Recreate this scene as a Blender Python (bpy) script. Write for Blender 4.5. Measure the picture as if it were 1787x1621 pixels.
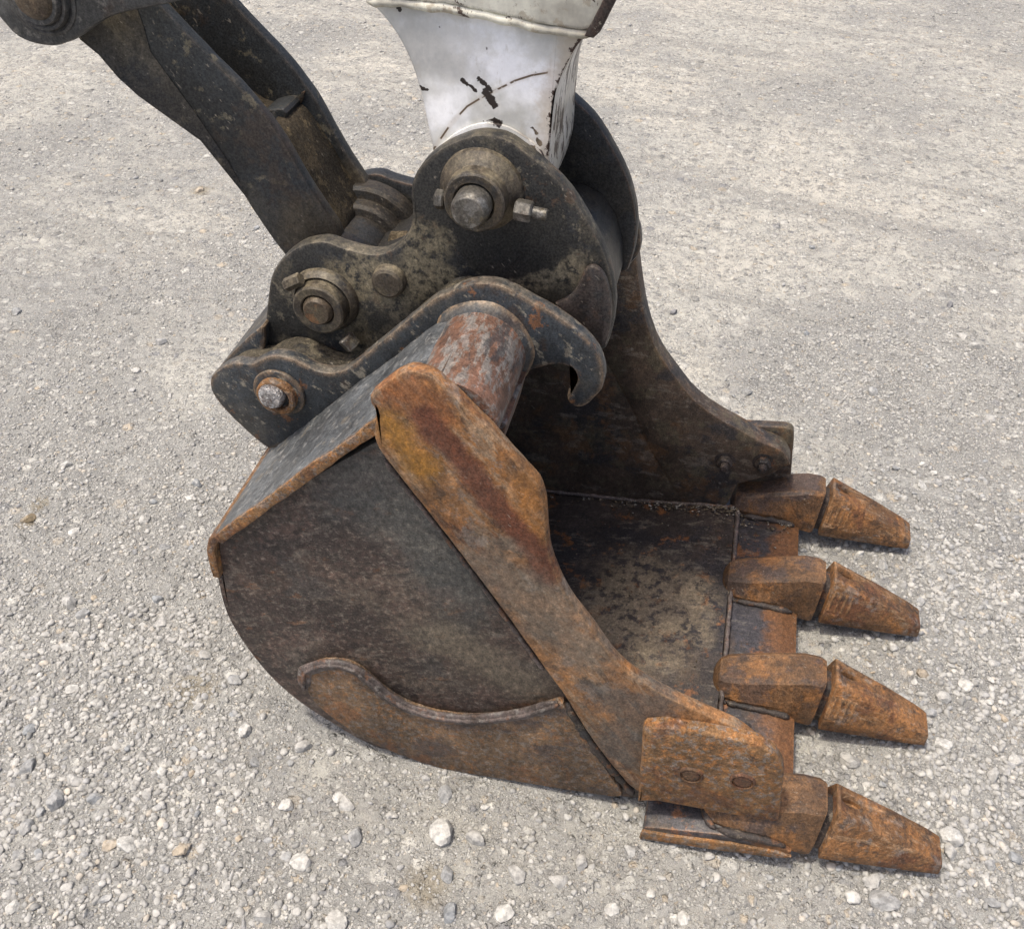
import bpy, bmesh, math, random
import numpy as np
from mathutils import Vector, Matrix, noise as mnoise

for o in list(bpy.data.objects):
    bpy.data.objects.remove(o)
scene = bpy.context.scene
COL = scene.collection
random.seed(7)
RNG = np.random.default_rng(11)

# ------------------------------------------------------------------ camera, sky, sun, exposure
cam_d = bpy.data.cameras.new("camera")
cam = bpy.data.objects.new("camera", cam_d)
COL.objects.link(cam)
cam.matrix_world = Matrix(((0.973432, -0.15265, 0.170671, 0.0),
                           (0.228978, 0.648948, -0.725559, 0.0),
                           (0.0, 0.745362, 0.66666, 1.5),
                           (0, 0, 0, 1)))
cam_d.sensor_fit = 'HORIZONTAL'
cam_d.sensor_width = 36.0
cam_d.lens = 36.0 * 1700.0 / 1787.0
cam_d.clip_start = 0.05
cam_d.clip_end = 600.0
scene.camera = cam

SUN_DIR = Vector((-0.24, -0.17, 0.95)).normalized()      # towards the sun
world = bpy.data.worlds.new("World")
scene.world = world
world.use_nodes = True
wn = world.node_tree
sky = wn.nodes.new("ShaderNodeTexSky")
sky.sky_type = 'NISHITA'
sky.sun_disc = False
sky.sun_elevation = math.asin(SUN_DIR.z)
sky.sun_rotation = math.atan2(SUN_DIR.x, SUN_DIR.y)
sky.air_density = 0.7
sky.dust_density = 5.0
sky.ozone_density = 0.3
bg = wn.nodes["Background"]
bg.inputs["Strength"].default_value = 0.15
wn.links.new(sky.outputs[0], bg.inputs["Color"])
sun_d = bpy.data.lights.new("sun", 'SUN')
sun_d.energy = 1.9
sun_d.angle = math.radians(4.5)
sun_d.color = (1.0, 0.93, 0.80)
sun = bpy.data.objects.new("sun", sun_d)
COL.objects.link(sun)
sun.rotation_euler = SUN_DIR.to_track_quat('Z', 'Y').to_euler()
sun.location = (-3, -1, 6)
scene.view_settings.view_transform = 'Standard'
scene.view_settings.look = 'None'
scene.view_settings.gamma = 1.0
scene.view_settings.use_curve_mapping = False
scene.view_settings.exposure = 0.56
scene.cycles.max_bounces = 6

# ------------------------------------------------------------------ node helpers
class NT:
    def __init__(self, name):
        self.m = bpy.data.materials.new(name)
        self.m.use_nodes = True
        self.t = self.m.node_tree
        self.b = self.t.nodes["Principled BSDF"]
        g = self.t.nodes.new("ShaderNodeNewGeometry")
        self.geo = g
        self.pos = g.outputs["Position"]
        self.nrm = g.outputs["Normal"]
    def n(self, kind, **kw):
        nd = self.t.nodes.new(kind)
        for k, v in kw.items():
            setattr(nd, k, v)
        return nd
    def put(self, sock, v):
        if isinstance(v, bpy.types.NodeSocket):
            self.t.links.new(v, sock)
        elif isinstance(v, (tuple, list)) and len(v) == 3 and sock.type == 'RGBA':
            sock.default_value = (*v, 1)
        else:
            sock.default_value = v
    def math(self, op, a, b=0.0, c=0.0, clamp=False):
        nd = self.n("ShaderNodeMath", operation=op, use_clamp=clamp)
        self.put(nd.inputs[0], a); self.put(nd.inputs[1], b)
        if op in ('MULTIPLY_ADD', 'SMOOTH_MIN', 'SMOOTH_MAX'):
            self.put(nd.inputs[2], c)
        return nd.outputs[0]
    def mapped(self, scale=(1, 1, 1), rot=(0, 0, 0), loc=(0, 0, 0), src=None):
        # rotate first (so the stretch follows a real direction), then stretch
        v = src or self.pos
        if any(rot):
            r = self.n("ShaderNodeMapping"); self.put(r.inputs["Vector"], v)
            r.inputs["Rotation"].default_value = rot
            v = r.outputs[0]
        nd = self.n("ShaderNodeMapping"); self.put(nd.inputs["Vector"], v)
        nd.inputs["Scale"].default_value = scale
        nd.inputs["Location"].default_value = loc
        return nd.outputs[0]
    def noise(self, scale, detail=6.0, rough=0.6, vec=None, dist=0.0):
        nd = self.n("ShaderNodeTexNoise"); self.put(nd.inputs["Vector"], vec or self.pos)
        nd.inputs["Scale"].default_value = scale; nd.inputs["Detail"].default_value = detail
        nd.inputs["Roughness"].default_value = rough; nd.inputs["Distortion"].default_value = dist
        return nd.outputs[0]
    def vor(self, scale, feature='F1', out="Distance", vec=None, rnd=1.0):
        nd = self.n("ShaderNodeTexVoronoi", feature=feature); self.put(nd.inputs["Vector"], vec or self.pos)
        nd.inputs["Scale"].default_value = scale; nd.inputs["Randomness"].default_value = rnd
        return nd.outputs[out]
    def step(self, v, lo, hi):
        nd = self.n("ShaderNodeMapRange", interpolation_type='SMOOTHSTEP')
        self.put(nd.inputs[0], v); self.put(nd.inputs[1], lo); self.put(nd.inputs[2], hi)
        return nd.outputs[0]
    def mix(self, f, a, b, blend='MIX'):
        nd = self.n("ShaderNodeMix", data_type='RGBA', blend_type=blend)
        self.put(nd.inputs[0], f); self.put(nd.inputs[6], a); self.put(nd.inputs[7], b)
        return nd.outputs[2]
    def sep(self, v):
        nd = self.n("ShaderNodeSeparateXYZ"); self.put(nd.inputs[0], v)
        return nd.outputs
    def seg(self, a, b):
        """distance in the x-z plane of the shading point from the segment a-b"""
        s = self.sep(self.pos)
        px, pz = s[0], s[2]
        ex, ez = b[0] - a[0], b[1] - a[1]
        L2 = ex * ex + ez * ez
        dx = self.math('SUBTRACT', px, a[0]); dz = self.math('SUBTRACT', pz, a[1])
        t = self.math('DIVIDE', self.math('ADD', self.math('MULTIPLY', dx, ex), self.math('MULTIPLY', dz, ez)), L2, clamp=True)
        qx = self.math('SUBTRACT', dx, self.math('MULTIPLY', t, ex)); qz = self.math('SUBTRACT', dz, self.math('MULTIPLY', t, ez))
        return self.math('SQRT', self.math('ADD', self.math('MULTIPLY', qx, qx), self.math('MULTIPLY', qz, qz)))
    def polydist(self, pts):
        d = None
        for a, b in zip(pts[:-1], pts[1:]):
            e = self.seg(a, b)
            d = e if d is None else self.math('MINIMUM', d, e)
        return d
    def bump(self, h, strength, dist, prev=None):
        nd = self.n("ShaderNodeBump"); nd.inputs["Strength"].default_value = strength
        nd.inputs["Distance"].default_value = dist
        self.put(nd.inputs["Height"], h)
        if prev is not None:
            self.put(nd.inputs["Normal"], prev)
        return nd.outputs[0]
    def edge(self, radius=0.006):
        bv = self.n("ShaderNodeBevel", samples=4); bv.inputs[0].default_value = radius
        d = self.n("ShaderNodeVectorMath", operation='DOT_PRODUCT')
        self.put(d.inputs[0], bv.outputs[0]); self.put(d.inputs[1], self.nrm)
        return self.step(d.outputs["Value"], 0.995, 0.88)
    def done(self, col, rough, normal=None, metal=0.0, spec=0.4):
        self.put(self.b.inputs["Base Color"], col); self.put(self.b.inputs["Roughness"], rough)
        self.put(self.b.inputs["Metallic"], metal); self.b.inputs["Specular IOR Level"].default_value = spec
        if normal is not None:
            self.put(self.b.inputs["Normal"], normal)
        return self.m

def worn(name, base, layers, rough=0.6, edge=None, dust=None, bump=0.35, fine=350, metal=0.0, extra=None, spec=0.4, pits=0.0, film=1.0, mott=1.0):
    """layers: (colour, scale, lo, hi, stretch, angle about y, amount)"""
    k = NT(name)
    col = base
    tone = k.noise(9, 5, 0.6)
    col = k.mix(k.step(tone, 0.38, 0.64), tuple(c * 0.66 for c in base), tuple(min(1, c * 1.35) for c in base))
    for i, (c, sc, lo, hi, st, ang, amt) in enumerate(layers):
        v = k.mapped(scale=st, rot=(0, ang, 0), loc=(3.1 * i + 1, 1.7 * i, 2.3 * i))
        lo, hi = .5 + (lo - .5) * .62, .5 + (hi - .5) * .58
        f = k.math('MULTIPLY', k.step(k.noise(sc, 10, 0.72, v), lo, hi), amt)
        col = k.mix(f, col, c)
    if extra:
        col = extra(k, col)
    if edge:
        ec, er, ea = edge
        em = k.math('MULTIPLY', k.math('MULTIPLY', k.edge(er), k.step(k.noise(60, 6, 0.7), 0.36, 0.54)), ea)
        col = k.mix(em, col, ec)
    if dust:
        dc, da, dlo = dust
        nz = k.sep(k.nrm)[2]
        dm = k.math('MULTIPLY', k.step(nz, dlo, 1.0), k.step(k.noise(38, 8, 0.7), 0.38, 0.58))
        col = k.mix(k.math('MULTIPLY', dm, da), col, dc)
    n1 = k.noise(fine, 4, 0.75)
    n2 = k.noise(70, 7, 0.68)
    n3 = k.noise(120, 6, 0.75, k.mapped(scale=(1, 1, .7), loc=(7, 3, 1)))
    dk = k.math('MULTIPLY', k.step(n3, 0.54, 0.36), .55 * mott)
    col = k.mix(dk, col, k.mix(1.0, col, (0.28, 0.27, 0.27), 'MULTIPLY'))
    lt = k.math('MULTIPLY', k.step(n3, 0.52, 0.68), .55 * mott)
    col = k.mix(lt, col, k.mix(1.0, col, (2.2, 2.1, 2.0), 'MULTIPLY'))
    if film:
        col = k.mix(k.step(n1, 0.36, 0.64), k.mix(0.30 * film, col, (0, 0, 0)), k.mix(0.035 * film, col, (0.7, 0.64, 0.55)))
        speck = k.math('MULTIPLY', k.step(k.noise(230, 2, 0.5, k.mapped(scale=(1, 1, .45), rot=(0, .7, 0))), 0.66, 0.72), k.math('MULTIPLY', k.step(k.noise(11, 4, .6), .48, .62), 0.4 * film))
        col = k.mix(speck, col, (0.42, 0.37, 0.3))
    nm = k.bump(n2, bump, 0.004)
    if pits:
        pt = k.step(k.noise(170, 4, 0.6), 0.40, 0.56)
        nm = k.bump(pt, pits, 0.0022, nm)
    nm = k.bump(n1, bump * 0.9, 0.0009, nm)
    r = k.math('MULTIPLY_ADD', k.noise(25, 6, 0.65), 0.5, rough - 0.25)
    return k.done(col, r, nm, metal, spec)

# colours
ORANGE = (0.38, 0.160, 0.042); RUST = (0.24, 0.098, 0.033); REDBROWN = (0.120, 0.042, 0.021); DKBROWN = (0.045, 0.028, 0.020)
STEELGREY = (0.23, 0.215, 0.195); DUST = (0.24, 0.20, 0.145); OLIVE = (0.125, 0.102, 0.062); INK = (0.018, 0.021, 0.025)
BLUEBLK = (0.030, 0.036, 0.043); PURPLE = (0.055, 0.045, 0.047)
I = (1, 1, 1)

# ------------------------------------------------------------------ outline helpers (x-z plane, metres)
def chaikin(p, n=2, closed=True):
    p = [Vector(q) for q in p]
    for _ in range(n):
        q = []
        m = len(p)
        rng = range(m) if closed else range(m - 1)
        if not closed: q.append(p[0])
        for i in rng:
            a, b = p[i], p[(i + 1) % m]
            q += [a * .75 + b * .25, a * .25 + b * .75]
        if not closed: q.append(p[-1])
        p = q
    return p

def resample(p, step, closed=True):
    p = list(p) + ([p[0]] if closed else [])
    L = [0]
    for a, b in zip(p[:-1], p[1:]):
        L.append(L[-1] + (b - a).length)
    n = max(8 if closed else 3, int(L[-1] / step))
    out = []
    j = 0
    for i in range(n if closed else n + 1):
        s = L[-1] * i / n
        while j < len(p) - 2 and L[j + 1] < s: j += 1
        d = L[j + 1] - L[j]
        out.append(p[j].lerp(p[j + 1], (s - L[j]) / d if d > 1e-9 else 0))
    return out

def area(p):
    return .5 * sum(a[0] * b[1] - b[0] * a[1] for a, b in zip(p, p[1:] + p[:1]))

def normals2(p):
    out = []
    m = len(p)
    for i in range(m):
        a, b, c = p[i - 1], p[i], p[(i + 1) % m]
        d1 = (b - a).normalized() if (b - a).length > 1e-9 else Vector((1, 0)); d2 = (c - b).normalized() if (c - b).length > 1e-9 else d1
        n = Vector((d1.y, -d1.x)) + Vector((d2.y, -d2.x))
        out.append(n.normalized() if n.length > 1e-6 else Vector((d1.y, -d1.x)))
    return out

def link(name, me, mat, parent=None, smooth=True, angle=38):
    o = bpy.data.objects.new(name, me)
    COL.objects.link(o)
    if mat: me.materials.append(mat)
    if parent: o.parent = parent
    if smooth:
        me.polygons.foreach_set("use_smooth", [True] * len(me.polygons))
        me.set_sharp_from_angle(angle=math.radians(angle))
    return o

def from_bm(name, bm, mat, parent=None, smooth=True, angle=38):
    bmesh.ops.recalc_face_normals(bm, faces=bm.faces)
    me = bpy.data.meshes.new(name)
    bm.to_mesh(me); bm.free()
    return link(name, me, mat, parent, smooth, angle)

def prism(name, pts, y0, y1, mat, parent=None, bev=0.003, sm=2, step=0.008, jit=0.0006, warp=None, holes=()):
    """a plate of outline pts (x, z) from y0 (near face) to y1 (far face) with rounded rims and slightly uneven edge"""
    p = chaikin(pts, sm) if sm else [Vector(q) for q in pts]
    if step: p = resample(p, step)
    if area(p) < 0: p.reverse()
    ns = normals2(p)
    if jit:
        p = [q + n * (mnoise.noise(Vector((q.x * 55, q.y * 55, y0 * 9))) * jit + mnoise.noise(Vector((q.x * 16, q.y * 16, 3))) * jit * 1.6) for q, n in zip(p, ns)]
    s = 1 if y1 > y0 else -1
    T = abs(y1 - y0); b = min(bev, T * .49)
    rings = []
    if b > 0:
        for a in (0, 45, 90):
            r = math.radians(a); rings.append((b * (1 - math.sin(r)), b * (1 - math.cos(r))))
        rings += [(i, T - d) for i, d in reversed(rings)]
    else:
        rings = [(0, 0), (0, T)]
    bm = bmesh.new()
    loops = []
    for ins, d in rings:
        lp = []
        for q, n in zip(p, ns):
            w = q - n * ins
            y = y0 + s * d
            if warp: y += warp(w.x, w.y)
            lp.append(bm.verts.new((w.x, y, w.y)))
        loops.append(lp)
    m = len(p)
    for a, c in zip(loops[:-1], loops[1:]):
        for i in range(m):
            j = (i + 1) % m
            bm.faces.new((a[i], a[j], c[j], c[i]))
    f0 = bm.faces.new(loops[0]); f1 = bm.faces.new(list(reversed(loops[-1])))
    bmesh.ops.triangulate(bm, faces=[f0, f1], ngon_method='EAR_CLIP')
    return from_bm(name, bm, mat, parent)

def lathe(name, cx, cz, prof, mat, parent=None, seg=44, wob=0.0):
    """revolve (radius, y) pairs about the y axis through (cx, cz)"""
    bm = bmesh.new(); loops = []
    for r, y in prof:
        if r < 1e-5:
            loops.append([bm.verts.new((cx, y, cz))]); continue
        lp = []
        for i in range(seg):
            a = 2 * math.pi * i / seg
            rr = r * (1 + wob * mnoise.noise(Vector((math.cos(a) * 2, math.sin(a) * 2, y * 40 + cx * 9))))
            lp.append(bm.verts.new((cx + rr * math.cos(a), y, cz + rr * math.sin(a))))
        loops.append(lp)
    for a, c in zip(loops[:-1], loops[1:]):
        for i in range(seg):
            j = (i + 1) % seg
            if len(a) == 1 and len(c) == 1: continue
            if len(a) == 1: bm.faces.new((a[0], c[i], c[j]))
            elif len(c) == 1: bm.faces.new((a[i], a[j], c[0]))
            else: bm.faces.new((a[i], a[j], c[j], c[i]))
    return from_bm(name, bm, mat, parent, angle=26)

def rod(name, p0, p1, r, mat, parent=None, seg=6, cham=0.15, twist=0.3):
    """prism of seg sides between two points (hex heads with seg 6), chamfered ends"""
    p0, p1 = Vector(p0), Vector(p1)
    ax = (p1 - p0).normalized(); L = (p1 - p0).length
    u = ax.orthogonal().normalized(); v = ax.cross(u)
    bm = bmesh.new(); loops = []
    c = min(cham * r, L * .3)
    for t, rr in ((0, r - c), (c, r), (L - c, r), (L, r - c)):
        loops.append([bm.verts.new(p0 + ax * t + (u * math.cos(2 * math.pi * i / seg + twist) + v * math.sin(2 * math.pi * i / seg + twist)) * rr) for i in range(seg)])
    for a, b in zip(loops[:-1], loops[1:]):
        for i in range(seg):
            bm.faces.new((a[i], a[(i + 1) % seg], b[(i + 1) % seg], b[i]))
    bm.faces.new(loops[0]); bm.faces.new(loops[-1])
    return from_bm(name, bm, mat, parent, angle=30)

def bead(name, path, r, mat, parent=None, seg=8, wob=0.25, freq=90, flat=1.0):
    """a weld bead: a tube of uneven thickness along a path of 3-D points"""
    path = [Vector(q) for q in path]
    L = [0]
    for a, b in zip(path[:-1], path[1:]): L.append(L[-1] + (b - a).length)
    n = max(4, int(L[-1] / (r * .9)))
    pts = []; j = 0
    for i in range(n + 1):
        s = L[-1] * i / n
        while j < len(path) - 2 and L[j + 1] < s: j += 1
        pts.append(path[j].lerp(path[j + 1], (s - L[j]) / max(1e-9, L[j + 1] - L[j])))
    bm = bmesh.new(); loops = []
    for i, q in enumerate(pts):
        t = (pts[min(i + 1, n)] - pts[max(i - 1, 0)]).normalized()
        u = t.cross(Vector((0, 1, 0)))
        u = u.normalized() if u.length > .2 else t.cross(Vector((0, 0, 1))).normalized()
        v = t.cross(u)
        end = min(1, .45 + min(i, n - i) * .3)
        rr = r * end * (1 + wob * mnoise.noise(q * freq))
        off = Vector((mnoise.noise(q * 60 + Vector((5, 0, 0))), 0, mnoise.noise(q * 60 + Vector((0, 9, 0))))) * r * .3
        loops.append([bm.verts.new(q + off + (u * math.cos(2 * math.pi * k / seg) + v * math.sin(2 * math.pi * k / seg) * flat) * rr) for k in range(seg)])
    for a, b in zip(loops[:-1], loops[1:]):
        for k in range(seg):
            bm.faces.new((a[k], a[(k + 1) % seg], b[(k + 1) % seg], b[k]))
    bm.faces.new(loops[0]); bm.faces.new(loops[-1])
    return from_bm(name, bm, mat, parent, angle=80)

def loft(name, sections, mat, parent=None, bev=0.004, seg=2, angle=30):
    """sections: equal-length loops of 3-D points, bridged and capped, edges rounded"""
    bm = bmesh.new()
    loops = [[bm.verts.new(q) for q in s] for s in sections]
    n = len(loops[0])
    for a, b in zip(loops[:-1], loops[1:]):
        for i in range(n):
            bm.faces.new((a[i], a[(i + 1) % n], b[(i + 1) % n], b[i]))
    bm.faces.new(loops[0]); bm.faces.new(loops[-1])
    bmesh.ops.recalc_face_normals(bm, faces=bm.faces)
    if bev:
        es = [e for e in bm.edges if len(e.link_faces) == 2 and e.calc_face_angle(0) > math.radians(angle)]
        bmesh.ops.bevel(bm, geom=es, offset=bev, segments=seg, profile=.5, affect='EDGES', clamp_overlap=True)
    return from_bm(name, bm, mat, parent, angle=50)

def box(name, lo, hi, mat, parent=None, bev=0.002):
    s = [[(x, lo[1], lo[2]), (x, hi[1], lo[2]), (x, hi[1], hi[2]), (x, lo[1], hi[2])] for x in (lo[0], hi[0])]
    return loft(name, s, mat, parent, bev)

def strip(path, t):
    """closed outline of a sheet of thickness t lying on the inner (left) side of an x-z path"""
    p = [Vector(q) for q in path]
    out = []
    for i, q in enumerate(p):
        d = (p[min(i + 1, len(p) - 1)] - p[max(i - 1, 0)]).normalized()
        out.append(q + Vector((-d.y, d.x)) * t)
    return p + out[::-1]

def thing(name, label, cat, loc, group=None):
    o = bpy.data.objects.new(name, None)
    o.empty_display_size = .1
    COL.objects.link(o)
    o['label'] = label; o['category'] = cat
    if group: o['group'] = group
    o.location = loc
    return o

def settle(root):
    """parts were modelled in world metres: keep them there under a root that stands elsewhere"""
    bpy.context.view_layer.update()
    inv = root.matrix_world.inverted()
    for c in root.children:
        c.matrix_parent_inverse = inv

# ------------------------------------------------------------------ materials
def bar_stain(k, col):
    # the old red-brown run of dirt along the middle of the side bar
    d = k.polydist([(-0.3052, 0.7827),(-0.2622, 0.729),(-0.2208, 0.6619),(-0.1916, 0.6232)]+[(-0.169, 0.5868),(-0.153, 0.5416)])
    w = k.math('ADD', d, k.math('MULTIPLY_ADD', k.noise(30, 6, .65), .036, -.018))
    return k.mix(k.math('MULTIPLY', k.step(w, .027, .010), .9), col, (0.120, 0.034, 0.015))

def bar_grey(k, col):
    for pts, w0, c, amt in [([(-0.3497, 0.7676),(-0.3309, 0.7355),(-0.3117, 0.6976)],.035,(0.33,0.155,0.016),.7),([(-0.3356, 0.8088),(-0.3006, 0.815),(-0.2817, 0.7847)],.035,(0.22,0.075,0.020),.8),([(-0.1783, 0.6973),(-0.17, 0.6098)],.03,(0.36,0.15,0.03),.6)]:
        d = k.math('ADD', k.polydist(pts), k.math('MULTIPLY_ADD', k.noise(34, 7, .7), .07, -.035))
        col = k.mix(k.math('MULTIPLY', k.step(d, w0, w0 * .2), amt), col, c)
    col = bar_stain(k, col)
    d = k.polydist([(-0.23, 0.5498),(-0.1515, 0.4723),(-0.1009, 0.3996)])
    w = k.math('ADD', d, k.math('MULTIPLY_ADD', k.noise(22, 7, .68), .11, -.055))
    col = k.mix(k.math('MULTIPLY', k.step(w, .07, .02), .7), col, (0.20, 0.165, 0.125))
    f = k.polydist([(-0.0457, 0.3015),(0.0034, 0.3109),(-0.0284, 0.1794)])
    w = k.math('ADD', f, k.math('MULTIPLY_ADD', k.noise(26, 7, .68), .12, -.06))
    return k.mix(k.math('MULTIPLY', k.step(w, .065, .02), .75), col, (0.085, 0.08, 0.072))

M_BAR = worn("rusty_side_bar_steel", (0.27, 0.13, 0.048),
             [(ORANGE, 14, .46, .62, I, 0, .65), (REDBROWN, 9, .55, .68, (1, 1, .5), .8, .6), ((0.42, 0.30, 0.19), 48, .55, .66, (1, 1, .16), .62, .5), (DKBROWN, 60, .58, .68, (1, 1, .14), .62, .5), (DUST, 40, .54, .68, (1, 1, .35), .8, .55), (STEELGREY, 15, .57, .70, I, 0, .55), (DKBROWN, 24, .58, .70, I, 0, .65)],
             rough=.72, edge=((0.36, 0.21, 0.10), .006, .8), bump=.3, extra=bar_grey)
M_RUST = worn("rusty_tooth_steel", (0.225, 0.108, 0.04),
              [(ORANGE, 17, .49, .62, I, 0, .5), ((0.40, 0.26, 0.15), 60, .57, .68, (.16, 1, 1), -.28, .55), (REDBROWN, 11, .52, .66, I, 0, .65), (STEELGREY, 26, .57, .70, I, 0, .5), (DKBROWN, 45, .55, .68, I, 0, .65)],
              rough=.7, edge=((0.36, 0.21, 0.10), .008, .8), bump=.45, pits=.55)
M_ADAPT = worn("rusty_adapter_steel", (0.175, 0.09, 0.039),
               [(ORANGE, 13, .52, .66, I, 0, .5), (PURPLE, 10, .5, .64, (1, 1, 1), 0, .7), (DKBROWN, 30, .56, .70, I, 0, .6)],
               rough=.62, edge=((0.28, 0.15, 0.065), .007, .7), bump=.35, pits=.3)
M_CUT = worn("pitted_rusty_cutter_steel", (0.245, 0.13, 0.052),
             [(ORANGE, 60, .50, .60, I, 0, .7), (STEELGREY, 75, .52, .62, I, 0, .6), (REDBROWN, 13, .53, .66, I, 0, .6), (DKBROWN, 34, .62, .72, I, 0, .6)],
             rough=.72, edge=((0.34, 0.19, 0.08), .005, .6), bump=.4, pits=.6)
M_BOLT = worn("flush_worn_bolt_steel", (0.16, 0.085, 0.04), [(REDBROWN, 30, .46, .6, I, 0, .7), (DKBROWN, 60, .52, .66, I, 0, .7)], rough=.6, bump=.4, pits=.4)
M_WEAR = worn("brown_wear_plate_steel", (0.185, 0.115, 0.063),
              [(ORANGE, 80, .55, .64, I, 0, .4), (STEELGREY, 95, .52, .62, I, 0, .5), (PURPLE, 8, .50, .64, (.5, 1, 1), .2, .7), (RUST, 11, .55, .66, I, 0, .6)],
              rough=.68, edge=((0.30, 0.20, 0.12), .005, .6), bump=.35, pits=.5)
def side_patches(k, col):
    d = k.polydist([(-0.3102, 0.3458),(-0.2319, 0.3001),(-0.1786, 0.2665)])
    w = k.math('ADD', d, k.math('MULTIPLY_ADD', k.noise(14, 8, .7, k.mapped((.45, 1, 1), (0, .35, 0))), .2, -.1))
    col = k.mix(k.math('MULTIPLY', k.step(w, .085, .0), .75), col, (0.19, 0.155, 0.108))
    d = k.polydist([(-0.4109, 0.6477),(-0.3373, 0.5912),(-0.2781, 0.4935)])
    w = k.math('ADD', d, k.math('MULTIPLY_ADD', k.noise(9, 8, .7), .2, -.1))
    return k.mix(k.math('MULTIPLY', k.step(w, .12, .03), .6), col, (0.078, 0.088, 0.084))
M_SIDE = worn("scraped_side_plate_steel", (0.092, 0.06, 0.047),
              [((0.045, 0.048, 0.048), 7, .54, .68, I, 0, .6), ((0.135, 0.105, 0.078), 15, .50, .66, (.45, 1, 1), .35, .65), ((0.030, 0.019, 0.018), 8, .52, .62, (.5, 1, 1), .3, .8),
               ((0.24, 0.205, 0.165), 170, .54, .66, (.62, 1, 1), .35, .5), ((0.20, 0.17, 0.135), 32, .57, .70, (.5, 1, 1), .5, .5), ((0.022, 0.016, 0.015), 85, .54, .64, (.5, 1, 1), .3, .65), (RUST, 28, .66, .74, (.5, 1, 1), .3, .4)],
              rough=.6, bump=.32, extra=side_patches, mott=1.3)
def floor_patches(k, col):
    s = k.sep(k.pos)
    dx = k.math('SUBTRACT', s[0], -0.02); dy = k.math('SUBTRACT', s[1], 1.24)
    r = k.math('SQRT', k.math('ADD', k.math('MULTIPLY', dx, dx), k.math('MULTIPLY', k.math('MULTIPLY', dy, dy), .8)))
    w = k.math('ADD', r, k.math('MULTIPLY_ADD', k.noise(12, 9, .7), .2, -.1))
    f = k.math('MULTIPLY', k.step(w, .17, .06), k.step(k.noise(45, 8, .72), .40, .52))
    return k.mix(k.math('MULTIPLY', f, .75), col, (0.33, 0.26, 0.17))
M_SHELL = worn("scoured_inner_shell_steel", (0.05, 0.04, 0.037),
               [((0.105, 0.075, 0.05), 8, .50, .66, (1, .5, 1), 0, .7), ((0.022, 0.022, 0.028), 7, .48, .6, (.6, 1, 1), 0, .8), (RUST, 20, .60, .70, I, 0, .75),
                ((0.20, 0.175, 0.14), 55, .58, .68, (.3, 1, 1), 0, .5)],
               rough=.42, bump=.22, extra=floor_patches, metal=.15)
M_FARSIDE = worn("muddy_inner_side_steel", (0.082, 0.056, 0.038),
                 [((0.034, 0.033, 0.036), 9, .50, .60, (.7, 1, 1), 0, .85), (OLIVE, 14, .52, .64, I, 0, .7), ((0.16, 0.082, 0.035), 9, .56, .68, I, 0, .7), ((0.24, 0.20, 0.155), 40, .58, .68, (.4, 1, 1), 0, .5)],
                 rough=.6, bump=.3, edge=((0.24, 0.135, 0.06), .012, .55))
M_BASE = worn("cutting_edge_steel", (0.0462, 0.044, 0.0506),
              [((0.085, 0.055, 0.035), 9, .5, .66, (1, .6, 1), 0, .7), (RUST, 14, .58, .68, I, 0, .7), ((0.20, 0.18, 0.15), 90, .6, .7, (.25, 1, 1), 0, .4)],
              rough=.45, bump=.22, edge=((0.30, 0.15, 0.06), .006, .8), metal=.15,
              extra=lambda k, col: k.mix(k.math('MULTIPLY', k.step(k.math('MULTIPLY_ADD', k.noise(16, 7, .65), .14, k.sep(k.pos)[0]), .255, .285), .85), col, (0.20, 0.088, 0.032)))
M_TOP = worn("scoured_blue_grey_top_plate", (0.115, 0.125, 0.132),
             [(BLUEBLK, 7, .56, .70, (.35, 1, 1), -.78, .6), ((0.30, 0.30, 0.29), 60, .56, .68, (.10, 1, 1), -.78, .6), (INK, 45, .60, .70, (.16, 1, 1), -.78, .6), (DUST, 22, .62, .74, (.4, 1, 1), -.78, .5)],
             rough=.42, bump=.16, metal=.2,
             edge=((0.24, 0.13, 0.055), .010, .9))
M_TUBE = worn("red_streaked_lip_tube", (0.165, 0.085, 0.055),
              [(STEELGREY, 60, .47, .58, (1, .30, 1), 0, .85), ((0.26, 0.245, 0.23), 95, .54, .66, (.8, .35, .8), .5, .65), ((0.20, 0.088, 0.045), 26, .57, .66, I, 0, .6), (BLUEBLK, 40, .58, .68, (1, .3, 1), 0, .7)],
              rough=.52, bump=.25, metal=.1)
M_HOOK = worn("blue_black_painted_hanger_plate", (0.026, 0.033, 0.040),
              [((0.075, 0.072, 0.062), 13, .54, .68, I, 0, .5), (DKBROWN, 10, .56, .68, I, 0, .7), ((0.30, 0.27, 0.21), 48, .62, .70, (.5, 1, 1), -.7, .7), (RUST, 26, .65, .73, I, 0, .7)],
              rough=.46, edge=((0.30, 0.20, 0.115), .013, .95), dust=((0.22, 0.19, 0.145), .5, .15), bump=.22)
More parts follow.
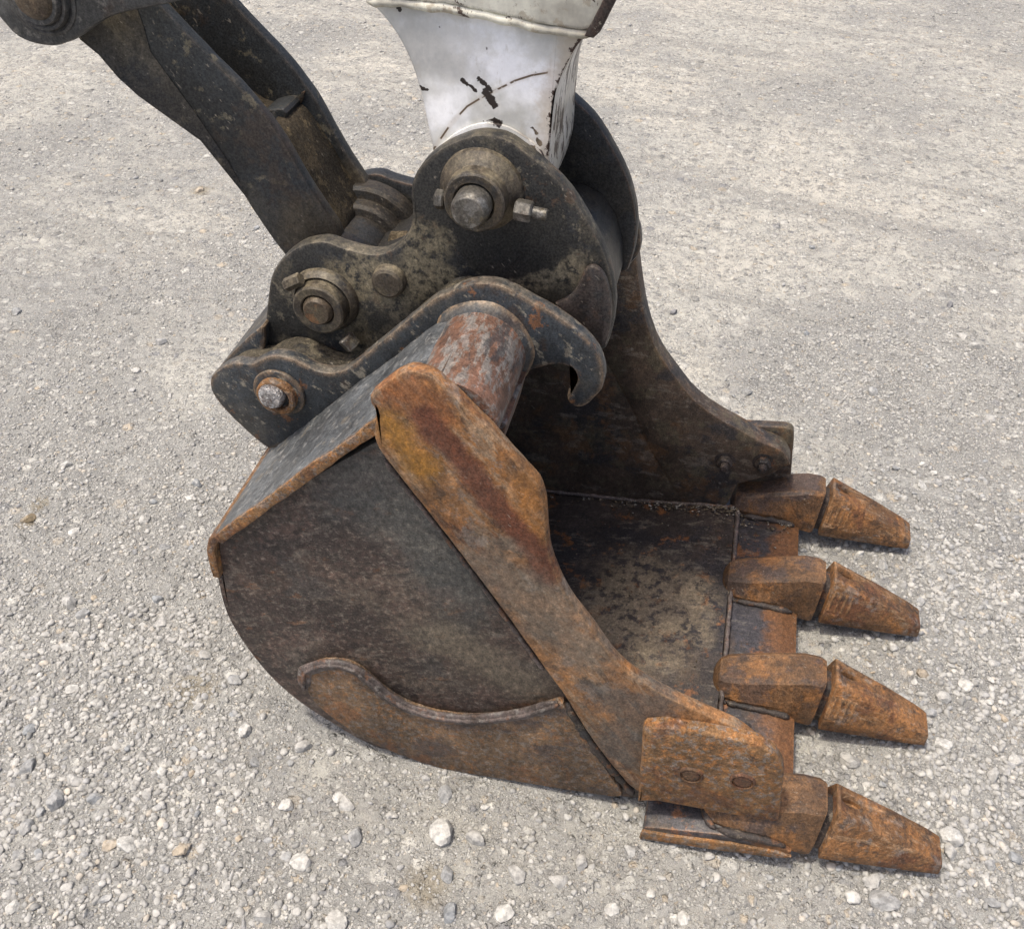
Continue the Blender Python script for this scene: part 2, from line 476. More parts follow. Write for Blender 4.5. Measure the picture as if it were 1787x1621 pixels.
def grease(k, col):
    for pts, w0, amt, c in [([(-0.4639, 0.8071),(-0.4167, 0.7773),(-0.381, 0.8183),(-0.37, 0.867)],.05,.75,(.24,.205,.135)),([(-0.3409, 0.8149),(-0.3286, 0.7988)],.03,.8,(.26,.225,.15)),([(-0.2498, 0.8274),(-0.2076, 0.8417),(-0.1777, 0.8541)],.036,.8,(.25,.21,.14)),([(-0.4978, 0.8026),(-0.4839, 0.7394),(-0.4879, 0.6796)],.034,.7,(.20,.165,.10)),([(-0.6062, 0.6609),(-0.5568, 0.6214),(-0.4782, 0.671),(-0.4023, 0.7467)],.02,.5,(.16,.14,.10))]:
        d = k.polydist(pts)
        w = k.math('ADD', d, k.math('MULTIPLY_ADD', k.noise(20, 8, .72), .09, -.045))
        f = k.math('MULTIPLY', k.step(w, w0, w0 * .25), k.step(k.noise(75, 6, .72), .38, .54))
        col = k.mix(k.math('MULTIPLY', f, amt), col, c)
    d = k.polydist([(-0.347, 0.9383),(-0.3025, 0.9199),(-0.2768, 0.8663),(-0.2275, 0.889)])
    w = k.math('ADD', d, k.math('MULTIPLY_ADD', k.noise(26, 6, .65), .030, -.015))
    return k.mix(k.math('MULTIPLY', k.step(w, .050, .044), .94), col, (0.013, 0.014, 0.014))
M_COUP = worn("oily_dusty_coupler_steel", (0.016, 0.017, 0.017),
              [((0.075, 0.066, 0.046), 12, .52, .68, I, 0, .7), (INK, 9, .50, .62, I, 0, .85), ((0.20, 0.175, 0.125), 42, .62, .72, I, 0, .6), ((0.10, 0.055, 0.03), 18, .62, .72, I, 0, .6)],
              rough=.52, edge=((0.15, 0.125, 0.09), .008, .7), dust=((0.20, 0.17, 0.115), .45, .35), bump=.3, extra=grease)
M_COUPFAR = worn("oily_black_far_coupler_steel", (0.019, 0.018, 0.016),
              [((0.055, 0.045, 0.03), 13, .54, .70, I, 0, .6), (INK, 9, .5, .62, I, 0, .8)],
              rough=.5, edge=((0.17, 0.10, 0.055), .006, .8), bump=.28)
M_HUB = worn("greasy_brown_hub_steel", (0.062, 0.048, 0.033),
             [(OLIVE, 16, .48, .62, I, 0, .7), (INK, 22, .55, .68, I, 0, .8), (DUST, 45, .60, .70, I, 0, .5)],
             rough=.48, edge=((0.16, 0.13, 0.09), .005, .6), dust=((0.23, 0.195, 0.13), .8, .05), bump=.3)
M_PIN = worn("worn_pin_steel", (0.16, 0.15, 0.13),
             [(OLIVE, 20, .50, .64, I, 0, .7), ((0.26, 0.255, 0.24), 50, .55, .66, I, 0, .6), (DKBROWN, 30, .58, .70, I, 0, .7)],
             rough=.42, bump=.3, metal=.35)
M_PINBROWN = worn("brown_pin_steel", (0.115, 0.085, 0.055),
             [(OLIVE, 20, .50, .64, I, 0, .7), (RUST, 30, .55, .66, I, 0, .5), (DKBROWN, 24, .58, .70, I, 0, .7)],
             rough=.45, bump=.25, metal=.2)
M_SILVER = worn("bright_battered_steel", (0.52, 0.50, 0.49),
                [((0.20, 0.17, 0.16), 55, .50, .60, I, 0, .9), ((0.8, 0.8, 0.8), 90, .55, .62, I, 0, .8), (REDBROWN, 60, .62, .70, I, 0, .7)],
                rough=.40, bump=.9, metal=.6, pits=.9)
M_LINK = worn("black_painted_link_steel", (0.016, 0.02, 0.024),
              [((0.060, 0.055, 0.045), 10, .54, .68, (1, 1, .5), .95, .6), ((0.16, 0.14, 0.095), 34, .62, .72, I, 0, .7), ((0.045, 0.028, 0.018), 8, .58, .70, I, 0, .6)],
              rough=.48, edge=((0.085, 0.065, 0.045), .008, .7), bump=.2,
              extra=lambda k, col: k.mix(k.math('MULTIPLY', k.step(k.math('MULTIPLY_ADD', k.noise(28, 7, .7), .10, k.seg(*[(-0.5774, 0.8331),(-0.5167, 0.8406)])), .115, .05), .6), col, (0.10, 0.075, 0.042)))
M_HUBDARK = worn("dark_caked_hub_steel", (0.022, 0.018, 0.014),
             [((0.055, 0.043, 0.028), 16, .52, .66, I, 0, .7), (INK, 22, .5, .62, I, 0, .8)],
             rough=.6, edge=((0.075, 0.06, 0.042), .005, .5), bump=.35)
M_LEDGE = worn("dust_settled_ledge", (0.060, 0.052, 0.038), [((0.17, 0.145, 0.10), 20, .46, .60, I, 0, .8), (INK, 26, .56, .68, I, 0, .7)], rough=.85, bump=.5, spec=.15)
M_LINKDUST = worn("earth_caked_link_steel", (0.036, 0.028, 0.018),
              [((0.070, 0.052, 0.03), 12, .48, .62, I, 0, .8), ((0.020, 0.018, 0.015), 16, .54, .66, (1, 1, .6), .9, .85), ((0.15, 0.115, 0.065), 45, .60, .70, I, 0, .6)],
              rough=.85, bump=.55, spec=.15)
M_LEVER = worn("weathered_grey_lever_paint", (0.062, 0.065, 0.066),
              [((0.11, 0.11, 0.105), 20, .50, .66, I, 0, .6), (DKBROWN, 9, .56, .68, I, 0, .7), ((0.2, 0.19, 0.17), 60, .62, .70, I, 0, .5)],
              rough=.5, edge=((0.10, 0.085, 0.07), .008, .6), bump=.2)
def chips(k, col):
    d = k.polydist([(-0.3674, 0.9761),(-0.3426, 1.0118),(-0.3213, 1.0351),(-0.3009, 1.0488),(-0.2809, 1.0602),(-0.2613, 1.0713),(-0.242, 1.0789),(-0.2216, 1.084)])
    gap = k.step(k.noise(75, 2, .5), .40, .48)
    f = k.math('MULTIPLY', k.step(d, .0015, .0008), gap)
    col = k.mix(f, col, (0.035, 0.018, 0.010))
    col = k.mix(k.math('MULTIPLY', k.step(d, .005, .001), .22), col, (0.42, 0.30, 0.18))
    wob = k.math('MULTIPLY_ADD', k.noise(140, 3, .6), .010, -.005)
    for a, b, w in [(*[(-0.326, 1.0658),(-0.3197, 1.0616)],0.0028),(*[(-0.319, 1.0617),(-0.3107, 1.0555)],0.002),(*[(-0.3061, 1.0696),(-0.2977, 1.0635)],0.0034),(*[(-0.2977, 1.0635),(-0.2922, 1.0571)],0.003),(*[(-0.2972, 1.0547),(-0.2903, 1.0442)],0.0062),(*[(-0.2917, 1.0441),(-0.2868, 1.0397)],0.0042),(*[(-0.2855, 1.0215),(-0.2798, 1.0184)],0.004),(*[(-0.4003, 1.1424),(-0.399, 1.1412)],0.0032),(*[(-0.3408, 1.1483),(-0.3387, 1.1478)],0.0028),(*[(-0.377, 1.0512),(-0.3734, 1.0508)],0.002),(*[(-0.3029, 1.0191),(-0.2841, 1.0223)],0.0008),(*[(-0.2397, 1.0165),(-0.2353, 1.0098)],0.002),(*[(-0.2338, 1.002),(-0.2294, 0.9974)],0.0028),(*[(-0.2394, 0.9964),(-0.2336, 0.9911)],0.0022),(*[(-0.2614, 1.1042),(-0.2607, 1.1036)],0.0012),(*[(-0.379, 1.0545),(-0.372, 1.0502)],0.0016)]:
        e = k.math('ADD', k.seg(a, b), wob)
        col = k.mix(k.step(e, w, w * .72), col, (0.022, 0.014, 0.011))
    e = k.math('ADD', k.polydist([(-0.1817, 1.1268),(-0.1923, 1.1122),(-0.2021, 1.0908),(-0.2089, 1.0718),(-0.2137, 1.0483),(-0.2149, 1.0175),(-0.2191, 0.9897),(-0.2281, 0.9717)]), k.math('MULTIPLY_ADD', k.noise(55, 7, .7), .05, -.025))
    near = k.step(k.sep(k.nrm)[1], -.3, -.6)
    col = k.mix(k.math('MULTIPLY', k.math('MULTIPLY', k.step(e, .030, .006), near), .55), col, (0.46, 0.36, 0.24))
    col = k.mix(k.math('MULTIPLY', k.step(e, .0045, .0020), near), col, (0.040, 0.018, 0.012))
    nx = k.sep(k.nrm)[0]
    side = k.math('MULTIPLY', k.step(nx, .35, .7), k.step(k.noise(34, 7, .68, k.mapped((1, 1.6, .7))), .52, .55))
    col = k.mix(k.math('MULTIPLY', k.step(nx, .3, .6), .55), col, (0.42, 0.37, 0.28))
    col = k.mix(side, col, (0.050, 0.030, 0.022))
    return col
M_WHITE = worn("chipped_white_paint", (0.83, 0.82, 0.76),
               [((0.70, 0.68, 0.62), 7, .50, .70, I, 0, .6), ((0.50, 0.46, 0.38), 30, .64, .76, (1, 1, .4), 0, .4), ((0.05, 0.035, 0.03), 70, .74, .80, I, 0, .9)],
               rough=.42, edge=((0.050, 0.026, 0.018), .0035, .7), bump=.05, fine=240, extra=chips, spec=.5, film=.12, mott=.10)
M_CREAM = worn("stained_cream_white_paint", (0.76, 0.72, 0.6),
               [((0.66, 0.60, 0.46), 12, .50, .66, I, 0, .6), ((0.060, 0.032, 0.022), 30, .62, .66, (1, 1, .6), .4, .95), ((0.42, 0.34, 0.23), 36, .58, .68, I, 0, .6)],
               rough=.45, edge=((0.045, 0.022, 0.015), .008, .9), bump=.1, film=.15, mott=.15)
M_DARKEDGE = worn("dark_rusty_arm_edge", (0.050, 0.028, 0.022), [((0.09, 0.05, 0.035), 25, .5, .64, I, 0, .7), ((0.02, 0.016, 0.015), 30, .5, .62, I, 0, .7), ((0.4, 0.36, 0.28), 40, .66, .7, I, 0, .8)], rough=.6, bump=.35)
M_WELD = worn("grey_brown_weld", (0.110, 0.086, 0.078), [(RUST, 40, .58, .68, I, 0, .5), (STEELGREY, 70, .55, .66, I, 0, .6), (DKBROWN, 30, .55, .68, I, 0, .7)], rough=.6, bump=.7)
M_DARKWELD = worn("dark_weld", (0.050, 0.038, 0.033), [(RUST, 40, .58, .68, I, 0, .5), (INK, 30, .52, .66, I, 0, .7), (DUST, 60, .62, .7, I, 0, .5)], rough=.6, bump=.7)
M_PAD = worn("purple_brown_rubbed_pad", (0.060, 0.046, 0.042), [((0.11, 0.06, 0.035), 22, .54, .68, I, 0, .6), (INK, 30, .55, .68, I, 0, .6)], rough=.5, bump=.25, edge=((0.14, 0.11, 0.08), .006, .6))
M_FLANGE = worn("dust_filmed_link_flange", (0.045, 0.040, 0.032), [((0.13, 0.108, 0.07), 14, .50, .64, (1, 1, .5), .9, .7), (INK, 10, .53, .66, I, 0, .8)], rough=.7, bump=.35)
M_CRUMB = worn("earth_crumbs", (0.15, 0.12, 0.082), [((0.42, 0.40, 0.36), 60, .5, .6, I, 0, .7), (DKBROWN, 90, .52, .62, I, 0, .7)], rough=.95, bump=.5, spec=.1)
M_EARTH = worn("dried_earth", (0.115, 0.088, 0.055), [((0.17, 0.135, 0.085), 60, .5, .64, I, 0, .7), ((0.05, 0.04, 0.028), 40, .55, .66, I, 0, .7)], rough=.95, bump=.9, spec=.1)

# ------------------------------------------------------------------ ground
def vnoise(x, y, seed):
    r = np.random.default_rng(seed).random((256, 256))
    xi = np.floor(x).astype(int); yi = np.floor(y).astype(int)
    fx = x - xi; fy = y - yi
    fx = fx * fx * (3 - 2 * fx); fy = fy * fy * (3 - 2 * fy)
    a = r[xi % 256, yi % 256]; b = r[(xi + 1) % 256, yi % 256]; c = r[xi % 256, (yi + 1) % 256]; d = r[(xi + 1) % 256, (yi + 1) % 256]
    return (a * (1 - fx) + b * fx) * (1 - fy) + (c * (1 - fx) + d * fx) * fy

def coarse(x, y):
    """how gravelly the yard is (0 rolled dust .. 1 loose stones), plus a painted shadow band"""
    g = .55 * vnoise(x * 1.7 + 9, y * 1.7 + 4, 1) + .45 * vnoise(x * 4.1, y * 4.1, 2)
    near = np.clip((1.75 - y) / .9, 0, 1)
    right = np.clip((x - .30) / .25, 0, 1) * np.clip((1.95 - y) / .5, 0, 1)
    left = np.clip((-.55 - x) / .3, 0, 1) * np.clip((2.4 - y) / .8, 0, 1)
    band = np.exp(-((y - 2.17 + .04 * x) / .19) ** 4) * np.clip((x - .0) / .3, 0, 1)  # soft cast shadow behind the bucket, put in as darker gravel
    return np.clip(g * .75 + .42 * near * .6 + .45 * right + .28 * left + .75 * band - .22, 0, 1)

def height(x, y):
    h = .016 * (vnoise(x * 1.3, y * 1.3, 3) - .5) + .008 * (vnoise(x * 4.2, y * 4.2, 4) - .5)
    c = coarse(x, y)
    h += (.0020 + .004 * c) * (vnoise(x * 23, y * 23, 5) - .5) + (.0012 + .0034 * c) * (vnoise(x * 58, y * 58, 6) - .5) + (.0008 + .0022 * c) * (vnoise(x * 120, y * 120, 7) - .5)
    # wheel tracks across the yard behind the bucket
    for off, w, dpt in ((2.95, .035, .007), (3.25, .03, .006), (3.7, .05, .008), (2.62, .03, .004), (4.35, .06, .008)):
        yy = y + .23 * x - off + .05 * (vnoise(x * 2.2, y * .5, 8) - .5)
        h -= dpt * np.exp(-(yy / w) ** 2) * (vnoise(x * 5, y * 2, 9) > .3) * vnoise(x * 9, y * 9, 10)
    # settled flat where the bucket bears on it
    fx = np.clip((x + .85) / .3, 0, 1) * np.clip((.75 - x) / .25, 0, 1); fy = np.clip((y - .62) / .2, 0, 1) * np.clip((1.85 - y) / .25, 0, 1)
    f = fx * fy
    h = h * (1 - .72 * f) - .003 * f
    return h

def axis(lo, hi, step, far, grow):
    a = list(np.arange(lo, hi, step))
    s, x = step, hi
    up = []
    while x < far: up.append(x); s *= grow; x += s
    s, x = step, lo
    dn = []
    while x > -far: s *= grow; x -= s; dn.append(x)
    return np.array(dn[::-1] + a + up)

xs = axis(-1.25, 0.95, .0065, 240, 1.035)
ys = axis(0.42, 2.4, .0065, 240, 1.035)
gx, gy = np.meshgrid(xs, ys)
gz = height(gx, gy)
nx, ny = len(xs), len(ys)
me = bpy.data.meshes.new("ground")
me.vertices.add(nx * ny)
me.vertices.foreach_set("co", np.stack([gx, gy, gz], -1).astype(np.float32).ravel())
ii = (np.arange(ny - 1)[:, None] * nx + np.arange(nx - 1)[None, :]).ravel()
quads = np.stack([ii, ii + 1, ii + 1 + nx, ii + nx], -1).ravel()
me.loops.add(len(quads)); me.loops.foreach_set("vertex_index", quads.astype(np.int32))
me.polygons.add(len(ii)); me.polygons.foreach_set("loop_start", (np.arange(len(ii)) * 4).astype(np.int32))
me.update(calc_edges=True); me.validate()
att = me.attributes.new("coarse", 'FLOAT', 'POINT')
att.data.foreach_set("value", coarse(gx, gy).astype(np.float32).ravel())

def ground_mat():
    k = NT("crushed_limestone_yard")
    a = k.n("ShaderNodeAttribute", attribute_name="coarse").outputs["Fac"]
    big = k.noise(.9, 5, .6)
    mid = k.noise(7, 7, .65)
    streak = k.noise(3.2, 7, .65, k.mapped((.22, 1.6, 1), (0, 0, .22)))
    dust = k.mix(k.step(big, .38, .62), (0.455, 0.443, 0.39), (0.535, 0.505, 0.43))
    dust = k.mix(k.math('MULTIPLY', k.step(streak, .50, .60), .65), dust, (0.23, 0.224, 0.20))
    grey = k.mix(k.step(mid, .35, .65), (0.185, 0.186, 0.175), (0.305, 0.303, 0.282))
    col = k.mix(k.step(k.math('MULTIPLY_ADD', k.math('SUBTRACT', mid, .5), 1.1, a), .02, .36), dust, grey)  # the grey also paints the shadow band behind the bucket
    # stone chips of three sizes bedded in the fines
    wv = k.n("ShaderNodeMix", data_type='VECTOR'); wv.inputs[0].default_value = .012
    k.put(wv.inputs[4], k.pos)
    nz = k.n("ShaderNodeTexNoise"); k.put(nz.inputs["Vector"], k.pos); nz.inputs["Scale"].default_value = 60
    k.put(wv.inputs[5], nz.outputs["Color"])
    pv = wv.outputs[1]
    nm = None
    hsum = None
    for sc, share, amt, hd in ((330, .45, .75, .0024), (150, .52, .85, .0045), (70, .68, .88, .0070), (34, .84, .8, .0090)):
        cv = k.vor(sc, out="Color", vec=pv); dv = k.vor(sc, out="Distance", vec=pv)
        r = k.sep(cv)
        here = k.math('MULTIPLY', k.step(r[0], share - .22, share + .1), 1.0)
        pat = k.step(k.noise(11 + sc * .05, 4, .6), .34, .56)
        inner = k.step(dv, .62, .36)
        f = k.math('MULTIPLY', k.math('MULTIPLY', here, inner), k.math('MULTIPLY', pat, amt))
        tone = k.mix(r[1], (0.19, 0.19, 0.178), (0.70, 0.685, 0.625))
        tone = k.mix(k.step(r[2], .86, .95), tone, (0.20, 0.205, 0.215))
        tone = k.mix(k.step(r[2], .10, .04), tone, (0.50, 0.42, 0.31))
        col = k.mix(f, col, tone)
        hh = k.math('MULTIPLY', f, k.math('MULTIPLY_ADD', k.step(dv, .7, .1), .8, .2))
        nm = k.bump(hh, .9, hd, nm)
        dark = k.math('MULTIPLY', k.math('MULTIPLY', here, k.step(dv, .44, .60)), k.math('MULTIPLY', pat, .34))  # pit shade painted into the gaps around the chips
        col = k.mix(dark, col, (0.15, 0.145, 0.14))
    fine = k.noise(420, 4, .75)
    nm = k.bump(fine, .7, .0022, nm)
    gr = k.noise(900, 2, .7)
    col = k.mix(k.step(gr, .38, .62), k.mix(.22, col, (.08, .075, .07)), k.mix(.16, col, (.85, .83, .78)))
    # damp, earthy spots
    for cx, cy, r in [(-0.808, 0.894, 0.06),(-0.288, 0.645, 0.05),(-1.368, 1.265, 0.03),(-1.362, 1.203, 0.025),(-1.721, 2.738, 0.05)]:
        s = k.sep(k.pos)
        dx = k.math('SUBTRACT', s[0], cx); dy = k.math('SUBTRACT', s[1], cy)
        d = k.math('SQRT', k.math('ADD', k.math('MULTIPLY', dx, dx), k.math('MULTIPLY', dy, dy)))
        d = k.math('ADD', d, k.math('MULTIPLY_ADD', k.noise(40, 5, .65), .05, -.025))
        col = k.mix(k.math('MULTIPLY', k.step(d, r, r * .3), .55), col, (0.25, 0.21, 0.14))
    return k.done(col, .93, nm, 0, .2)
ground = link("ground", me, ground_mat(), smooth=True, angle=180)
ground['kind'] = 'structure'

# ------------------------------------------------------------------ stones
def ico(sub):
    bm = bmesh.new(); bmesh.ops.create_icosphere(bm, subdivisions=sub, radius=1)
    v = np.array([w.co[:] for w in bm.verts]); f = np.array([[w.index for w in q.verts] for q in bm.faces]); bm.free()
    return v, f
def cut_stone(v, rng, planes=11):
    """an angular chip: a ball cut by random planes, squashed"""
    n = rng.normal(size=(planes, 3)); n /= np.linalg.norm(n, axis=1)[:, None]
    d = rng.uniform(.45, .92, planes)
    q = v @ n.T
    with np.errstate(divide='ignore'):
        r = np.where(q > 1e-3, d / q, 9).min(1)
    w = v * np.minimum(r, 1.05)[:, None]
    w = w * np.array([rng.uniform(.85, 1.25), rng.uniform(.7, 1.0), rng.uniform(.5, .85)])
    return w + rng.normal(scale=.018, size=w.shape)

def stone_mat(name, individual):
    k = NT(name)
    rnd = k.n("ShaderNodeObjectInfo").outputs["Random"] if individual else k.geo.outputs["Random Per Island"]
    h = k.math('FRACT', k.math('MULTIPLY', rnd, 17.31))
    col = k.mix(k.step(rnd, 0, 1), (0.215, 0.216, 0.206), (0.48, 0.472, 0.44))
    col = k.mix(k.step(h, .88, .92), col, (0.29, 0.295, 0.30))
    col = k.mix(k.step(h, .05, .03), col, (0.52, 0.46, 0.37))
    mott = k.noise(70, 6, .7)
    col = k.mix(k.step(mott, .38, .62), k.mix(.3, col, (.16, .16, .16)), k.mix(.25, col, (.8, .78, .74)))
    nz = k.sep(k.nrm)[2]
    col = k.mix(k.math('MULTIPLY', k.step(k.noise(120, 4, .6), .35, .6), .35), col, (0.47, 0.45, 0.41))
    nm = k.bump(k.noise(190, 5, .7), .6, .002)
    return k.done(col, .9, nm, 0, .2)
M_STONE = stone_mat("loose_limestone", True)
M_GRAVEL = stone_mat("gravel_limestone", False)
def tinted(name, c):
    k = NT(name)
    mott = k.noise(85, 6, .7)
    col = k.mix(k.step(mott, .36, .64), tuple(q * .66 for q in c), tuple(min(.85, q * 1.18) for q in c))
    col = k.mix(k.math('MULTIPLY', k.step(k.noise(40, 5, .7), .5, .66), .5), col, (0.5, 0.48, 0.44))
    return k.done(col, .9, k.bump(k.noise(190, 5, .7), .6, .002), 0, .2)
TINT = {'white': tinted("white_limestone", (.53, .52, .485)), 'pale': tinted("pale_limestone", (.42, .412, .388)), 'grey': tinted("grey_limestone", (.35, .352, .345)),
        'blue': tinted("blue_grey_limestone", (.30, .312, .318)), 'tan': tinted("tan_stone", (.42, .36, .28)), 'dark': tinted("dark_stone", (.20, .20, .205)),
        'brown': tinted("brown_clod", (.25, .20, .13))}

V2, F2 = ico(2)
V1, F1 = ico(1)
V3, F3 = ico(3)
def stone_mesh(rng, v, f, mat, name="stone"):
    w = cut_stone(v, rng)
    m = bpy.data.meshes.new(name); m.from_pydata(w.tolist(), [], f.tolist()); m.materials.append(mat)
    m.polygons.foreach_set("use_smooth", [True] * len(m.polygons)); m.set_sharp_from_angle(angle=math.radians(24))
    return m
def blocked(x, y):
    """under the bucket"""
    if -.62 < x < .27 and .835 < y < 1.60: return True
    return False

TRACED = [(-1.096, 1.005, 0.0155, 'grey', 'flat grey stone, highest of a small cluster left of the heel'),(-1.139, 1.019, 0.0183, 'pale', 'long pale stone lying just above left of a flat grey stone, left of the bucket'),(-1.091, 0.925, 0.0152, 'white', 'bright white chip on the gravel far left of the curved bucket heel'),(-0.979, 1.074, 0.0128, 'blue', 'single blue grey pebble on smooth dust left of the bucket back plate'),(-0.939, 1.02, 0.0162, 'pale', 'rough pale stone with a dark reddish right side left of the bucket heel'),(-0.824, 0.967, 0.0132, 'pale', 'pale stone standing out beside the lower left curve of the bucket'),(-0.742, 0.929, 0.0141, 'grey', 'grey stone lying closest to the left curve of the bucket heel'),(-0.811, 0.843, 0.0081, 'white', 'very small white chip below the brown dirt stain left of the bucket'),(-0.678, 0.832, 0.0141, 'white', 'white block shaped stone with sharp corners, alone below the bucket heel'),(-0.566, 0.83, 0.0144, 'pale', 'pale rounded stone below the left end of the brown wear plate'),(-0.919, 0.679, 0.0173, 'pale', 'big dusty pale lump half sunk at lower left of the photo'),(-1.005, 0.68, 0.0153, 'grey', 'grey stone with a flat top close to the left edge of the picture'),(-0.926, 0.632, 0.02, 'grey', 'largest grey oval stone in the cluster at lower left'),(-0.941, 0.615, 0.0126, 'grey', 'small grey stone touching the left side of the largest oval stone'),(-0.867, 0.652, 0.0147, 'blue', 'blue grey stone right of the largest oval stone at lower left'),(-0.787, 0.687, 0.0134, 'pale', 'pale stone with a dark shadow line midway between left edge and wear plate'),(-0.784, 0.726, 0.0101, 'white', 'small white angular stone behind a pale stone, left foreground'),(-0.947, 0.584, 0.016, 'grey', 'upright grey stone in the bottom left gravel near the picture edge'),(-0.778, 0.595, 0.0186, 'white', 'bright white cube like stone in the bottom left foreground'),(-0.8, 0.588, 0.0143, 'tan', 'dull beige stone touching the white cube like stone'),(-0.682, 0.607, 0.0172, 'tan', 'tan coloured angular stone, only tan one in the left foreground'),(-0.49, 0.631, 0.0177, 'white', 'large white lump on the gravel at bottom, left of centre'),(-0.552, 0.72, 0.0161, 'white', 'crushed white patch of stone below the heel of the bucket'),(-0.889, 0.463, 0.0132, 'white', 'white stone in the very bottom left corner'),(-0.456, 0.742, 0.0154, 'pale', 'pale round stone with a ridge below the middle of the wear plate'),(-0.474, 0.754, 0.0107, 'white', 'small white stone touching the upper left of the pale ridged stone'),(-0.381, 0.743, 0.0095, 'white', 'small white cube below the wear plate, right of the pale ridged stone'),(-0.426, 0.693, 0.0162, 'grey', 'grey oval stone below the pale ridged stone in the foreground'),(-0.285, 0.732, 0.0249, 'white', 'broad flat white stone sunk in the ground below the wear plate'),(-0.231, 0.735, 0.0165, 'pale', 'round flat pale stone right of the broad flat white stone'),(-0.302, 0.799, 0.0158, 'grey', 'grey stone close under the bottom edge of the wear plate'),(-0.153, 0.691, 0.0193, 'pale', 'large pale stone with a straight top and dark right side, bottom centre'),(-0.089, 0.701, 0.0152, 'pale', 'pale stone immediately right of the large straight topped stone'),(-0.061, 0.735, 0.0133, 'pale', 'pale angular stone below the diagonal weld gap of the bucket'),(-0.0, 0.679, 0.0131, 'white', 'white wedge shaped stone at the bottom below the side cutter'),(0.014, 0.773, 0.0124, 'pale', 'pale stone left of the lower lip end of the bucket'),(-0.241, 0.612, 0.017, 'blue', 'blue grey oval stone at the bottom edge of the photo'),(-0.159, 0.633, 0.016, 'white', 'whitish rough stone at the bottom edge, right of the blue grey oval one'),(-0.407, 0.558, 0.0212, 'white', 'cream white stone cut by the bottom edge of the photo'),(-0.265, 0.669, 0.0132, 'grey', 'grey wedge of stone beside a brown dirt spot in the foreground'),(0.526, 1.191, 0.0152, 'white', 'round white stone right of the third tooth tip'),(0.503, 1.156, 0.0156, 'grey', 'grey stone touching the third tooth tip from the far side'),(0.434, 1.507, 0.0126, 'grey', 'lone grey stone between the far tooth and the second tooth'),(0.389, 1.53, 0.012, 'white', 'small white stone at the shadow edge of the far tooth'),(0.64, 1.665, 0.0128, 'white', 'white stone far right of the far tooth tip'),(0.562, 1.469, 0.0113, 'pale', 'pale stone right of the second tooth at mid height'),(0.574, 1.233, 0.0167, 'white', 'white cluster stone at upper right of the round white stone'),(0.353, 1.024, 0.0215, 'pale', 'largest pale stone in the gap between the third tooth and the near tooth'),(0.511, 0.91, 0.0212, 'white', 'large whitish stone just beyond the tip of the near tooth'),(0.51, 0.886, 0.0133, 'pale', 'pale stone under the large whitish stone beside the near tooth tip'),(0.406, 0.786, 0.0224, 'grey', 'largest grey stone below the near tooth at lower right'),(0.384, 0.81, 0.0182, 'pale', 'broad pale stone just left above the largest grey stone at lower right'),(0.358, 0.779, 0.0132, 'white', 'white stone left of the largest grey stone at lower right'),(0.598, 1.053, 0.0142, 'pale', 'pale stone in the middle of the right hand gravel patch'),(0.638, 1.087, 0.0156, 'white', 'white stone at the right edge of the picture beside the gravel patch'),(0.558, 0.969, 0.0114, 'white', 'clean white pebble right of the near tooth'),(0.442, 1.292, 0.0112, 'white', 'white pebble close under the second tooth'),(0.438, 2.098, 0.02, 'grey', 'lone dark grey stone behind the far cutter, in the shaded band of the yard'),(-0.09, 2.349, 0.0154, 'dark', 'dark grey stone right beside the curved far wall of the bucket'),(0.128, 2.02, 0.0139, 'grey', 'small grey stone above the slope of the far bucket wall'),(0.679, 2.403, 0.016, 'pale', 'left stone of the small heap at the right edge of the yard'),(0.709, 2.358, 0.0159, 'pale', 'lowest stone of the small heap at the right edge of the yard'),(0.714, 2.057, 0.0162, 'pale', 'pale stone at far right below the small heap'),(0.661, 2.562, 0.0121, 'dark', 'tiny dark stone alone on pale dust at upper right'),(-1.065, 1.409, 0.0156, 'blue', 'dark blue grey stone left of the bucket top plate corner'),(-1.056, 1.363, 0.0126, 'white', 'white stone just below the dark blue grey one'),(-1.032, 1.207, 0.012, 'grey', 'small grey stone left of the bucket rear corner'),(-1.115, 1.27, 0.0152, 'white', 'white flat stone on dust left of the bucket top plate'),(-1.415, 1.891, 0.0171, 'grey', 'grey stone left of the hanger plate corner'),(-1.875, 1.932, 0.0189, 'grey', 'grey stone by the left edge, below the linkage'),(-1.406, 1.756, 0.0149, 'white', 'white stone on the chippings left of the locking pin'),(-1.381, 1.395, 0.0136, 'white', 'white stone with a shadow at left, level with the bucket ear'),(-1.365, 1.217, 0.0188, 'brown', 'flat brown clod at the left edge of the yard'),(-1.721, 2.738, 0.0218, 'tan', 'tan scrap of stone on smooth dust left of the link')]
pool_t = {}
for i, (x, y, r, tint, label) in enumerate(TRACED):
    key = (tint, i % 4)
    if key not in pool_t: pool_t[key] = stone_mesh(np.random.default_rng(50 + i), V3, F3, TINT[tint])
    o = bpy.data.objects.new("stone", pool_t[key]); COL.objects.link(o)
    z = float(height(np.array(x), np.array(y)))
    o.location = (x, y, z + r * .16); o.scale = (r, r, r)
    o.rotation_euler = (random.uniform(-.3, .3), random.uniform(-.3, .3), random.uniform(0, 6.28))
    o['label'] = label; o['category'] = 'stone'; o['group'] = 'loose limestone stones on the yard'

def view_ok(x, y, m=40):
    """inside the photograph's field (with a margin), as seen from the camera"""
    p = cam.matrix_world.inverted() @ Vector((x, y, 0))
    if p.z > -.1: return False
    u = p.x / -p.z * 1700 + 893; v = 810 - p.y / -p.z * 1700
    return -m < u < 1787 + m and -m < v < 1621 + m

